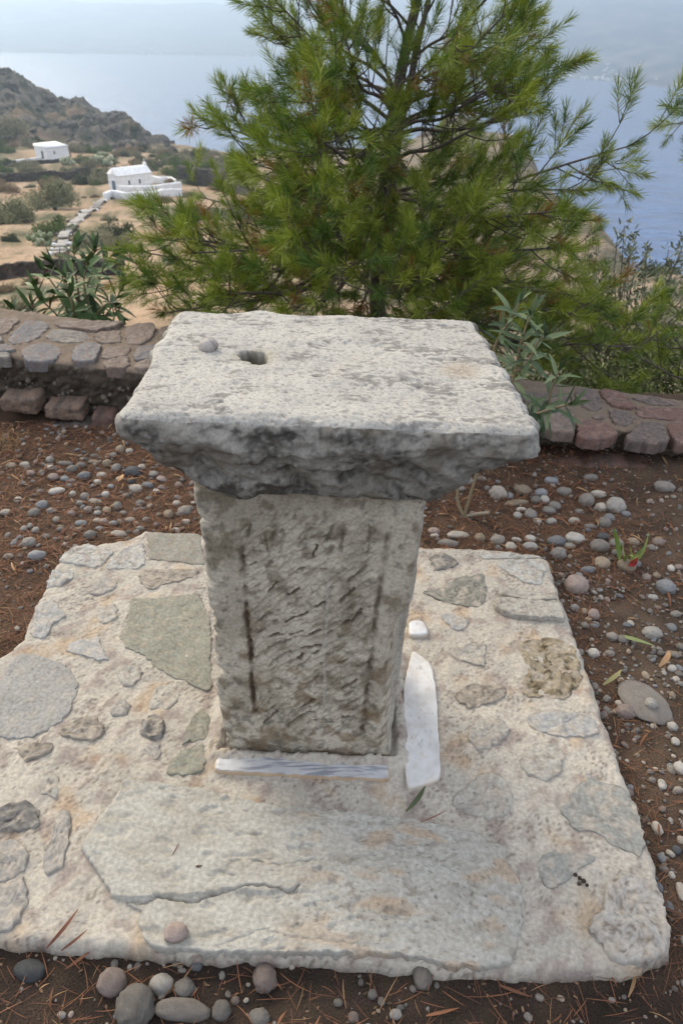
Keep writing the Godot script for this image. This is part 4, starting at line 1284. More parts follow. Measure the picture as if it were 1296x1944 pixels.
	pebble(0.849, -1.163, 0.006, 0.007, "w", "small white rounded pebble beside the platform's right front edge, second from the left")
	pebble(0.862, -1.264, 0.011, 0.012, "w", "small white rounded pebble beside the platform's right front edge, first from the left")
	pebble(0.897, -1.249, 0.013, 0.009, "c", "small cream oval pebble beside the platform's right front edge")
	pebble(0.926, -1.315, 0.016, 0.018, "w", "medium white rounded pebble beside the platform's right front edge")
	pebble(0.833, -1.079, 0.011, 0.011, "d", "small dark grey rounded pebble beside the platform's right front edge")
	pebble(0.758, -0.848, 0.008, 0.010, "g", "small grey rounded pebble beside the platform's right front edge")
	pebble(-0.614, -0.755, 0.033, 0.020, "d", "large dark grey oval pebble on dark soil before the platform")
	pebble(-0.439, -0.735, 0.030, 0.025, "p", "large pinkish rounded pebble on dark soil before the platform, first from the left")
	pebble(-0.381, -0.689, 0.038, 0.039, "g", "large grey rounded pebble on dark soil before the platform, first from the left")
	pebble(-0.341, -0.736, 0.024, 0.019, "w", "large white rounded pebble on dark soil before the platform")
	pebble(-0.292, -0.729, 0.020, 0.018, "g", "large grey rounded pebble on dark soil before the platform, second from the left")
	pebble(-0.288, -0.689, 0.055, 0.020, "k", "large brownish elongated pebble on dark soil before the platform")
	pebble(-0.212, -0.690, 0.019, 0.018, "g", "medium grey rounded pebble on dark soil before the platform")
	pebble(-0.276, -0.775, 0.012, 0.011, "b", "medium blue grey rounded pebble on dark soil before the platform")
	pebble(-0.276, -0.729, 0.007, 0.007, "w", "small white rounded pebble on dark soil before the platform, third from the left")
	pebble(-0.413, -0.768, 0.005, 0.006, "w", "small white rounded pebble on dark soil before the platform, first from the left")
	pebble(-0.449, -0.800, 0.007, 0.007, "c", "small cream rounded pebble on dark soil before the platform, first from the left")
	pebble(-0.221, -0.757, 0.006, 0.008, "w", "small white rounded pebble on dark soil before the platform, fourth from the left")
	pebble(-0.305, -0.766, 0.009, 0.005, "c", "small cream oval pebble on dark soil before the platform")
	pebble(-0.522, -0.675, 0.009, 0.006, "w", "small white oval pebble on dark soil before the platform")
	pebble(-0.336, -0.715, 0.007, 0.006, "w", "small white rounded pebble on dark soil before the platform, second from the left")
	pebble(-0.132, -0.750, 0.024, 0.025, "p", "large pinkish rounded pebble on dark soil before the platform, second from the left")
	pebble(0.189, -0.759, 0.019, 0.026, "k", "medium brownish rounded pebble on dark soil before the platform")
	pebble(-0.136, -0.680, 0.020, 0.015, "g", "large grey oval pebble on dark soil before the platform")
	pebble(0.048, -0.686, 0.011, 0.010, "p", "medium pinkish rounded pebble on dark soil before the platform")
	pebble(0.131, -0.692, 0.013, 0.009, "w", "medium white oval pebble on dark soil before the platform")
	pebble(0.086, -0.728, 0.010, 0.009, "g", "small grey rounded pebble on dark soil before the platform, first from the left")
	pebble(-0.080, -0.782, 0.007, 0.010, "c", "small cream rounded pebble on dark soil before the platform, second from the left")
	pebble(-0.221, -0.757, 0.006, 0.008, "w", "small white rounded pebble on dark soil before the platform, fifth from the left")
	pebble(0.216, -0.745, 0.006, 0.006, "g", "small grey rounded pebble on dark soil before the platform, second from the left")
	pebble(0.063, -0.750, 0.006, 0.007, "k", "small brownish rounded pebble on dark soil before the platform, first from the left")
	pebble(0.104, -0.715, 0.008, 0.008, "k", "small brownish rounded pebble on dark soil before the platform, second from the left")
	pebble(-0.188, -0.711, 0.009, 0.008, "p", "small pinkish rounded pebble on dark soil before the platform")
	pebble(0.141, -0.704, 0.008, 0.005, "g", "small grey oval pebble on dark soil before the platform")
	pebble(-1.293, -2.877, 0.018, 0.021, "g", "small grey rounded pebble in the left litter behind the platform, fourth from the left")
	pebble(-1.390, -2.834, 0.022, 0.018, "w", "small white rounded pebble in the left litter behind the platform, first from the left")
	pebble(-1.225, -2.860, 0.040, 0.013, "g", "medium grey elongated pebble in the left litter behind the platform, first from the left")
	pebble(-1.178, -2.816, 0.024, 0.020, "g", "medium grey rounded pebble in the left litter behind the platform, second from the left")
	pebble(-1.145, -2.849, 0.020, 0.015, "g", "small grey oval pebble in the left litter behind the platform, seventh from the left")
	pebble(-1.099, -2.875, 0.027, 0.013, "t", "medium tan oval pebble in the left litter behind the platform, second from the left")
	pebble(-1.038, -2.866, 0.022, 0.021, "t", "small tan rounded pebble in the left litter behind the platform, third from the left")
	pebble(-0.986, -2.823, 0.020, 0.023, "g", "small grey rounded pebble in the left litter behind the platform, seventh from the left")
	pebble(-0.904, -2.796, 0.040, 0.028, "d", "medium dark grey oval pebble in the left litter behind the platform")
	pebble(-0.814, -2.778, 0.022, 0.018, "g", "small grey rounded pebble in the left litter behind the platform, eighth from the left")
	pebble(-0.774, -2.748, 0.022, 0.015, "p", "small pinkish oval pebble in the left litter behind the platform, sixth from the left")
	pebble(-1.111, -2.765, 0.028, 0.020, "b", "medium blue grey oval pebble in the left litter behind the platform, third from the left")
	pebble(-1.235, -2.744, 0.026, 0.018, "p", "medium pinkish oval pebble in the left litter behind the platform")
	pebble(-1.186, -2.740, 0.020, 0.015, "b", "small blue grey oval pebble in the left litter behind the platform, first from the left")
	pebble(-1.040, -2.778, 0.022, 0.015, "c", "small cream oval pebble in the left litter behind the platform, second from the left")
	pebble(-1.042, -2.721, 0.017, 0.015, "w", "small white rounded pebble in the left litter behind the platform, fourth from the left")
	pebble(-0.901, -2.731, 0.020, 0.017, "d", "small dark grey rounded pebble in the left litter behind the platform")
	pebble(-0.822, -2.700, 0.026, 0.015, "b", "medium blue grey oval pebble in the left litter behind the platform, fourth from the left")
	pebble(-0.864, -2.669, 0.028, 0.020, "c", "medium cream oval pebble in the left litter behind the platform, third from the left")
	pebble(-1.187, -2.638, 0.034, 0.017, "w", "medium white oval pebble in the left litter behind the platform")
	pebble(-0.981, -2.627, 0.017, 0.015, "w", "small white rounded pebble in the left litter behind the platform, fifth from the left")
	pebble(-1.057, -2.599, 0.019, 0.019, "g", "small grey rounded pebble in the left litter behind the platform, fifth from the left")
	pebble(-1.008, -2.574, 0.031, 0.014, "c", "medium cream oval pebble in the left litter behind the platform, first from the left")
	pebble(-0.909, -2.542, 0.019, 0.021, "g", "small grey rounded pebble in the left litter behind the platform, sixth from the left")
	pebble(-0.945, -2.514, 0.018, 0.016, "t", "small tan rounded pebble in the left litter behind the platform, second from the left")
	pebble(-1.017, -2.506, 0.018, 0.019, "p", "small pinkish rounded pebble in the left litter behind the platform, first from the left")
	pebble(-0.824, -2.572, 0.021, 0.014, "g", "small grey oval pebble in the left litter behind the platform, eleventh from the left")
	pebble(-0.817, -2.535, 0.027, 0.007, "g", "medium grey elongated pebble in the left litter behind the platform, second from the left")
	pebble(-0.691, -2.490, 0.020, 0.023, "t", "small tan rounded pebble in the left litter behind the platform, fifth from the left")
	pebble(-0.632, -2.513, 0.029, 0.026, "k", "medium brownish rounded pebble in the left litter behind the platform")
	pebble(-0.674, -2.571, 0.017, 0.014, "c", "small cream rounded pebble in the left litter behind the platform, seventh from the left")
	pebble(-1.207, -2.524, 0.025, 0.024, "b", "medium blue grey rounded pebble in the left litter behind the platform")
	pebble(-1.221, -2.471, 0.026, 0.021, "g", "medium grey rounded pebble in the left litter behind the platform, first from the left")
	pebble(-1.167, -2.265, 0.029, 0.022, "g", "medium grey oval pebble in the left litter behind the platform")
	pebble(-1.109, -2.187, 0.032, 0.021, "b", "medium blue grey oval pebble in the left litter behind the platform, first from the left")
	pebble(-1.211, -2.183, 0.019, 0.013, "g", "small grey oval pebble in the left litter behind the platform, first from the left")
	pebble(-1.173, -2.353, 0.016, 0.016, "g", "small grey rounded pebble in the left litter behind the platform, second from the left")
	pebble(-1.205, -2.381, 0.012, 0.014, "g", "small grey rounded pebble in the left litter behind the platform, first from the left")
	pebble(-1.220, -2.358, 0.014, 0.016, "k", "small brownish rounded pebble in the left litter behind the platform, second from the left")
	pebble(-1.223, -2.267, 0.013, 0.020, "b", "small blue grey rounded pebble in the left litter behind the platform")
	pebble(-1.269, -2.323, 0.014, 0.013, "k", "small brownish rounded pebble in the left litter behind the platform, first from the left")
	pebble(-0.955, -2.325, 0.023, 0.020, "g", "medium grey rounded pebble in the left litter behind the platform, third from the left")
	pebble(-0.852, -2.343, 0.033, 0.016, "c", "medium cream oval pebble in the left litter behind the platform, second from the left")
	pebble(-1.016, -2.409, 0.024, 0.016, "b", "medium blue grey oval pebble in the left litter behind the platform, second from the left")
	pebble(-1.014, -2.365, 0.020, 0.009, "t", "small tan oval pebble in the left litter behind the platform")
	pebble(-0.641, -2.383, 0.018, 0.011, "w", "small white oval pebble in the left litter behind the platform, second from the left")
	pebble(-0.720, -2.418, 0.016, 0.011, "p", "small pinkish oval pebble in the left litter behind the platform, fifth from the left")
	pebble(-1.030, -2.304, 0.013, 0.011, "t", "small tan rounded pebble in the left litter behind the platform, first from the left")
	pebble(-0.934, -2.428, 0.018, 0.014, "p", "small pinkish oval pebble in the left litter behind the platform, fourth from the left")
	pebble(-1.115, -2.420, 0.014, 0.014, "c", "small cream rounded pebble in the left litter behind the platform, third from the left")
	pebble(-1.033, -2.264, 0.010, 0.009, "w", "small white rounded pebble in the left litter behind the platform, second from the left")
	pebble(-1.443, -2.820, 0.024, 0.015, "t", "medium tan oval pebble in the left litter behind the platform, first from the left")
	pebble(-1.341, -2.771, 0.018, 0.013, "p", "small pinkish oval pebble in the left litter behind the platform, first from the left")
	pebble(-1.296, -2.780, 0.015, 0.013, "g", "small grey rounded pebble in the left litter behind the platform, third from the left")
	pebble(-1.273, -2.818, 0.020, 0.013, "c", "small cream oval pebble in the left litter behind the platform, first from the left")
	pebble(-1.005, -2.966, 0.021, 0.021, "t", "small tan rounded pebble in the left litter behind the platform, fourth from the left")
	pebble(-0.963, -2.963, 0.018, 0.016, "c", "small cream rounded pebble in the left litter behind the platform, fourth from the left")
	pebble(-0.693, -2.709, 0.017, 0.015, "p", "small pinkish rounded pebble in the left litter behind the platform, second from the left")
	pebble(-0.758, -2.692, 0.021, 0.012, "p", "small pinkish oval pebble in the left litter behind the platform, seventh from the left")
	pebble(-0.777, -2.658, 0.015, 0.012, "c", "small cream rounded pebble in the left litter behind the platform, sixth from the left")
	pebble(-0.795, -2.609, 0.017, 0.012, "k", "small brownish oval pebble in the left litter behind the platform, fourth from the left")
	pebble(-1.113, -2.617, 0.015, 0.015, "w", "small white rounded pebble in the left litter behind the platform, third from the left")
	pebble(-1.063, -2.550, 0.017, 0.012, "g", "small grey oval pebble in the left litter behind the platform, sixth from the left")
	pebble(-1.108, -2.923, 0.023, 0.010, "g", "small grey oval pebble in the left litter behind the platform, eighth from the left")
	pebble(-0.877, -2.830, 0.018, 0.015, "c", "small cream rounded pebble in the left litter behind the platform, fifth from the left")
	pebble(-1.026, -2.922, 0.018, 0.016, "k", "small brownish rounded pebble in the left litter behind the platform, third from the left")
	pebble(-1.222, -2.795, 0.015, 0.011, "p", "small pinkish oval pebble in the left litter behind the platform, second from the left")
	pebble(-1.153, -2.691, 0.015, 0.011, "g", "small grey oval pebble in the left litter behind the platform, fifth from the left")
	pebble(-0.954, -2.750, 0.017, 0.013, "c", "small cream oval pebble in the left litter behind the platform, third from the left")
	pebble(-0.895, -2.621, 0.016, 0.012, "g", "small grey oval pebble in the left litter behind the platform, ninth from the left")
	pebble(-0.977, -2.690, 0.017, 0.012, "b", "small blue grey oval pebble in the left litter behind the platform, third from the left")
	pebble(-1.254, -2.636, 0.017, 0.012, "k", "small brownish oval pebble in the left litter behind the platform, first from the left")
	pebble(-1.350, -2.689, 0.019, 0.012, "g", "small grey oval pebble in the left litter behind the platform, second from the left")
	pebble(-1.322, -2.568, 0.017, 0.014, "c", "small cream rounded pebble in the left litter behind the platform, second from the left")
	pebble(-1.163, -2.491, 0.018, 0.014, "g", "small grey oval pebble in the left litter behind the platform, fourth from the left")
	pebble(-1.072, -2.474, 0.018, 0.013, "p", "small pinkish oval pebble in the left litter behind the platform, third from the left")
	pebble(-0.974, -2.487, 0.016, 0.012, "w", "small white oval pebble in the left litter behind the platform, first from the left")
	pebble(-0.835, -2.448, 0.020, 0.013, "c", "small cream oval pebble in the left litter behind the platform, fourth from the left")
	pebble(-0.771, -2.451, 0.017, 0.013, "g", "small grey oval pebble in the left litter behind the platform, twelfth from the left")
	pebble(-0.876, -2.498, 0.016, 0.012, "k", "small brownish oval pebble in the left litter behind the platform, third from the left")
	pebble(-1.118, -2.311, 0.015, 0.011, "g", "small grey oval pebble in the left litter behind the platform, third from the left")
	pebble(-1.080, -2.360, 0.016, 0.011, "k", "small brownish oval pebble in the left litter behind the platform, second from the left")
	pebble(-1.333, -2.467, 0.020, 0.016, "c", "small cream rounded pebble in the left litter behind the platform, first from the left")
	pebble(-0.780, -2.388, 0.016, 0.010, "g", "small grey oval pebble in the left litter behind the platform, tenth from the left")
	pebble(-0.613, -2.442, 0.018, 0.014, "c", "small cream oval pebble in the left litter behind the platform, fifth from the left")
	pebble(-0.891, -2.418, 0.016, 0.011, "b", "small blue grey oval pebble in the left litter behind the platform, second from the left")
	pebble(-0.321, -0.812, 0.025, 0.019, "p", "pinkish grey round pebble lying on the front edge of the platform", 0.005)
	var flat := obj("flat_stone", pebble_meshes[2], pebble_mat("k", 1))
	flat.scale = Vector3(0.062, 0.014, 0.085)
	flat.rotation = Vector3(0.03, 0.5, -0.03)
	flat.position = Vector3(0.905, soil_at(0.905, -1.545) + 0.006, -1.545)
	tag(flat, "large flat brownish grey stone on the soil right of the platform", "stone")
	pebble(0.913, -1.525, 0.017, 0.017, "w", "white pebble resting on the flat brownish stone", -0.052)
	# finer gravel between them
	for k in 3:
		var where: Array = []
		var tints := PackedColorArray()
		for i in 2300:
			var x := r1(-2.4, 2.0)
			var z := r1(-3.2, -0.6)
			if i % 5 == 0:
				x = r1(0.65, 1.5)
				z = r1(-2.2, -0.6)
			if Geometry2D.is_point_in_polygon(Vector2(x, z), outline): continue
			var s := r1(0.0022, 0.006) if rng.randf() < 0.8 else r1(0.006, 0.011)
			if z > -0.9: s *= 0.7
			if k == 0 and z < -2.3 and x < -0.4: s = r1(0.006, 0.013)
			where.append(Transform3D(Basis.from_euler(Vector3(r1(-0.5, 0.5), r1(0, 6.2), r1(-0.5, 0.5))).scaled_local(Vector3(s, s * 0.7, s * 1.25)), Vector3(x, soil_at(x, z) + s * 0.3, z)))
			tints.append(pebble_tone("ggcbtpkk"[rng.randi() % 8]) * r1(0.45, 1.0))
		var m: StandardMaterial3D = M.pebble.duplicate()
		m.uv1_scale = Vector3.ONE * 0.45
		m.heightmap_scale = 0.03
		tag(scatter("gravel", pebble_meshes[k + 4], m, where, tints), "fine gravel strewn over the soil", "gravel")


# ------------------------------------------------------------------ fallen needles and leaves
func strip_mesh(length: float, width: float, bend: float, twist: float) -> ArrayMesh:
	var v := PackedVector3Array()
	var c := PackedColorArray()
	var ix := PackedInt32Array()
	var n := 7
	for j in 2:
		for i in n:
			var t := float(i) / (n - 1)
			var w := width * (0.25 + sin(PI * clampf(t * 0.9 + 0.06, 0.0, 1.0))) * 0.8
			var p := Vector3((t - 0.5) * length, bend * (1.0 - pow(2.0 * t - 1.0, 2.0)) * length, sin(t * 3.0) * bend * length * 0.7)
			var a := twist * (t - 0.5)
			p += Vector3(0, sin(a), cos(a)) * w * (0.5 - j)
			v.append(p)
			c.append(Color.WHITE * (0.85 + 0.3 * absf(0.5 - t)))
	grid_index(ix, 0, n, 2)
	return commit(v, c, ix)


func litter() -> void:
	rng.seed = 12
	var kinds := [[0.05, 0.0016, 0.05, 0.4], [0.075, 0.0018, -0.04, 0.3], [0.055, 0.007, 0.10, 1.8], [0.085, 0.009, 0.07, 1.2]]
	for k in 4:
		var mesh := strip_mesh(kinds[k][0], kinds[k][1], kinds[k][2], kinds[k][3])
		var where: Array = []
		var tints := PackedColorArray()
		for i in (26000 if k < 2 else 5200):
			var x := r1(-2.4, 2.0)
			var z := r1(-3.2, -0.6)
			if Geometry2D.is_point_in_polygon(Vector2(x, z), outline): continue
			var share := litter_share(x, z)
			if rng.randf() > (share + 0.08) * (1.0 if k < 2 else (1.0 if z < -2.1 else 0.45)): continue
			var s := r1(0.55, 1.15) * (1.0 if k < 2 else 0.72)
			where.append(Transform3D(Basis.from_euler(Vector3(r1(-0.25, 0.25), r1(0, 6.28), r1(-0.3, 0.3))).scaled_local(Vector3.ONE * s), Vector3(x, soil_at(x, z) + r1(0.003, 0.014), z)))
			var t := lerp3(Color(0.20, 0.088, 0.045), Color(0.10, 0.048, 0.028), rng.randf())
			if rng.randf() < 0.08: t = Color(0.28, 0.17, 0.085)
			tints.append(t * r1(0.7, 1.2))
		tag(scatter("needle_litter" if k < 2 else "bark_litter", mesh, M.dry, where, tints), "fallen brown pine needles on the soil" if k < 2 else "curled reddish brown leaf strips on the soil", "litter")
	var where: Array = []
	var tints := PackedColorArray()
	for i in 14000:                                   # crumbs of bark, grit and broken needles
		var x := r1(-2.3, 1.9)
		var z := r1(-3.2, -0.6)
		if Geometry2D.is_point_in_polygon(Vector2(x, z), outline): continue
		var s := r1(0.0009, 0.0028)
		where.append(Transform3D(Basis.from_euler(Vector3(r1(-0.6, 0.6), r1(0, 6.28), r1(-0.6, 0.6))).scaled_local(Vector3(s * 2.2, s * 0.5, s)), Vector3(x, soil_at(x, z) + s * 0.4, z)))
		tints.append(lerp3(Color(0.03, 0.02, 0.014), Color(0.22, 0.14, 0.085), pow(rng.randf(), 1.6)))
	tag(scatter("debris", pebble_meshes[6], M.dry, where, tints), "crumbs of bark and grit on the soil", "debris")
	# single leaves and twigs that can be told apart
	single_leaf(Vector3(0.198, 0.014, -1.147), 0.085, 0.012, 0.95, Color(0.06, 0.075, 0.035), "dark green narrow leaf lying on the platform right of the pillar foot")
	single_leaf(Vector3(0.235, 0.012, -1.10), 0.085, 0.003, 0.45, Color(0.16, 0.06, 0.035), "thin reddish twig on the platform next to the green leaf", "twig")
	single_leaf(Vector3(-0.36, 0.012, -1.0), 0.035, 0.003, 1.3, Color(0.12, 0.06, 0.04), "short dark twig on the grey front slab", "twig")
	single_leaf(Vector3(-0.30, 0.012, -0.96), 0.016, 0.006, 0.2, Color(0.06, 0.04, 0.03), "tiny dark crumb of bark on the front slab", "bark")
	single_leaf(Vector3(-0.56, 0.006, -0.82), 0.09, 0.008, 1.1, Color(0.11, 0.04, 0.022), "longer reddish curled leaf leaning over the platform's front left edge")
	single_leaf(Vector3(-0.53, 0.0, -0.80), 0.06, 0.006, 0.8, Color(0.10, 0.04, 0.022), "shorter reddish curled leaf at the platform's front left edge")
	single_leaf(Vector3(0.255, -0.06, -0.665), 0.11, 0.007, -1.0, Color(0.22, 0.22, 0.10), "long olive green blade on the dark soil before the platform")
	single_leaf(Vector3(0.715, -0.055, -1.06), 0.085, 0.010, 1.45, Color(0.13, 0.17, 0.06), "green blade standing by the platform's right edge")
	single_leaf(Vector3(0.96, -0.05, -1.80), 0.11, 0.016, -0.5, Color(0.17, 0.20, 0.08), "green fallen leaf on the soil right of the platform, beside a tan one")
	single_leaf(Vector3(1.02, -0.05, -1.72), 0.08, 0.018, 0.9, Color(0.30, 0.18, 0.09), "tan dry leaf on the soil right of the platform")
	single_leaf(Vector3(0.83, -0.045, -1.63), 0.09, 0.014, 0.7, Color(0.20, 0.18, 0.08), "yellow green leaf curled beside the flat stone")
	single_leaf(Vector3(0.47, -0.05, -2.24), 0.055, 0.030, 0.1, Color(0.44, 0.33, 0.18), "broad yellowish dry leaf behind the platform")
	single_leaf(Vector3(-0.94, -0.04, -2.72), 0.05, 0.018, 1.4, Color(0.42, 0.24, 0.11), "orange tan dry leaf standing among the left pebbles")
	single_leaf(Vector3(-0.20, -0.062, -0.672), 0.06, 0.012, -0.6, Color(0.34, 0.20, 0.11), "tan splinter of bark on the dark soil before the platform", "bark")
	# droppings on the small triangular stone
	var st := start()
	for q in [Vector3(0.545, 0.006, -0.965), Vector3(0.552, 0.007, -0.957), Vector3(0.560, 0.006, -0.951), Vector3(0.565, 0.005, -0.942)]:
		var s := SphereMesh.new()
		s.radius = 0.0045 + 0.0012 * sin(q.x * 900.0)
		s.height = 0.007
		s.radial_segments = 10
		s.rings = 5
		st.append_from(s, 0, Transform3D(Basis(), q))
	var o := obj("droppings", st.commit(), plain(lin(0.035, 0.025, 0.02), 0.9))
	tag(o, "small dark string of droppings on the blue grey triangular stone", "droppings")


func single_leaf(at: Vector3, length: float, width: float, turn: float, col: Color, label: String, what := "leaf") -> void:
	var m := leaf_mat(col.linear_to_srgb(), Color(0.1, 0.1, 0.04), 0.7)
	var o := obj(what if what != "leaf" else "fallen_leaf", strip_mesh(length, width, 0.10, 1.0), m)
	o.position = at
	o.rotation = Vector3(0.1, turn, 0.08)
	tag(o, label, what)


# ------------------------------------------------------------------ pines
func shoot_mesh(seed_: int, n: int, length: float) -> ArrayMesh:
	rng.seed = seed_
	var v := PackedVector3Array()
	var c := PackedColorArray()
	var ix := PackedInt32Array()
	for i in n:
		var t := pow(rng.randf(), 0.8)
		var a := r1(0, TAU)
		var spread := deg_to_rad(lerpf(62, 22, t) + r1(-12, 12))
		var d := Vector3(sin(spread) * cos(a), cos(spread), sin(spread) * sin(a))
		var p := Vector3(0, t * length, 0)
		var l := r1(0.055, 0.092)
		var side := d.cross(Vector3(r1(-1, 1), r1(-1, 1), r1(-1, 1))).normalized() * 0.00125
		var b := v.size()
		var m := p + d * l * 0.55 + Vector3(0, 0.004, 0)
		v.append_array([p - side * 0.7, p + side * 0.7, m - side, m + side, p + d * l])
		var k := r1(0.75, 1.2)
		var col := Color(k, k, k)
		if rng.randf() < 0.10: col = Color(1.6 * k, 0.85 * k, 0.6 * k)
		for q in 5: c.append(col)
		ix.append_array([b, b + 2, b + 3, b, b + 3, b + 1, b + 2, b + 4, b + 3])
	return commit(v, c, ix)


var shoots: Array = []


func grow_branch(pine: Node3D, from: Vector3, to: Vector3, r: float, bins: Array, tints: Array, dense: float) -> void:
	var l := from.distance_to(to)
	var mid := from.lerp(to, 0.5) + Vector3(r1(-0.05, 0.05), -0.05 * l + r1(-0.03, 0.03), r1(-0.05, 0.05)) * l
	var line := curve([from, from.lerp(mid, 0.5) + Vector3(0, 0.03 * l, 0), mid, mid.lerp(to, 0.55), to], 3)
	var st := start()
	tube(st, line, r, 0.0035, 7, Color(0.23, 0.195, 0.165), 0.25)
	var n := line.size()
	var dir_end := (line[n - 1] - line[n - 3]).normalized()
	put_shoots(line[n - 1], dir_end, bins, tints, 3)
	var count := int(l * 8.0 * dense) + 3
	for k in count:
		var t := lerpf(0.17, 0.97, (k + rng.randf()) / count)
		var i := clampi(int(t * (n - 1)), 0, n - 2)
		var p := line[i].lerp(line[i + 1], t * (n - 1) - i)
		var d := (line[i + 1] - line[i]).normalized()
		var out := d.cross(Vector3(r1(-1, 1), r1(-1, 1), r1(-1, 1))).normalized()
		var e := (d * r1(0.5, 1.0) + out * r1(0.45, 1.0) + Vector3(0, 0.28, 0)).normalized()
		var m := l * r1(0.16, 0.36) * (1.15 - 0.65 * t) + 0.05
		var q := p + e * m
		var bend := p.lerp(q, 0.5) + Vector3(0, -0.02, 0)
		tube(st, curve([p, bend, q], 2), 0.0045, 0.002, 5, Color(0.16, 0.13, 0.10))
		put_shoots(q, (q - bend).normalized(), bins, tints, 1 + rng.randi() % 2)
		for s in rng.randi() % 3 + 1:
			var w := p.lerp(q, r1(0.25, 0.85))
			var f := (e + Vector3(r1(-1, 1), r1(-0.5, 1), r1(-1, 1)) * 0.85).normalized()
			var x := w + f * r1(0.06, 0.16)
			tube(st, PackedVector3Array([w, x]), 0.0028, 0.0016, 4, Color(0.17, 0.14, 0.10))
			put_shoots(x, f, bins, tints, 1 + rng.randi() % 2)
	obj("branch", done(st), M.bark, pine)


func put_shoots(at: Vector3, d: Vector3, bins: Array, tints: Array, n: int) -> void:
	for k in n:
		var e := (d + Vector3(r1(-1, 1), r1(-0.4, 0.9), r1(-1, 1)) * (0.15 if k == 0 else 0.65)).normalized()
		var u := e.cross(Vector3.RIGHT if absf(e.x) < 0.8 else Vector3.UP).normalized()
		var s := r1(0.6, 1.2)
		var b := rng.randi() % 4
		bins[b].append(Transform3D(Basis(u, e, u.cross(e)).scaled(Vector3.ONE * s), at - e * 0.05))
		var g := lerp3(Color(0.14, 0.19, 0.024), Color(0.28, 0.31, 0.045), rng.randf())
		if rng.randf() < 0.25: g = Color(0.085, 0.14, 0.028)
		if rng.randf() < 0.05: g = Color(0.26, 0.13, 0.04)
		tints[b].append(g)


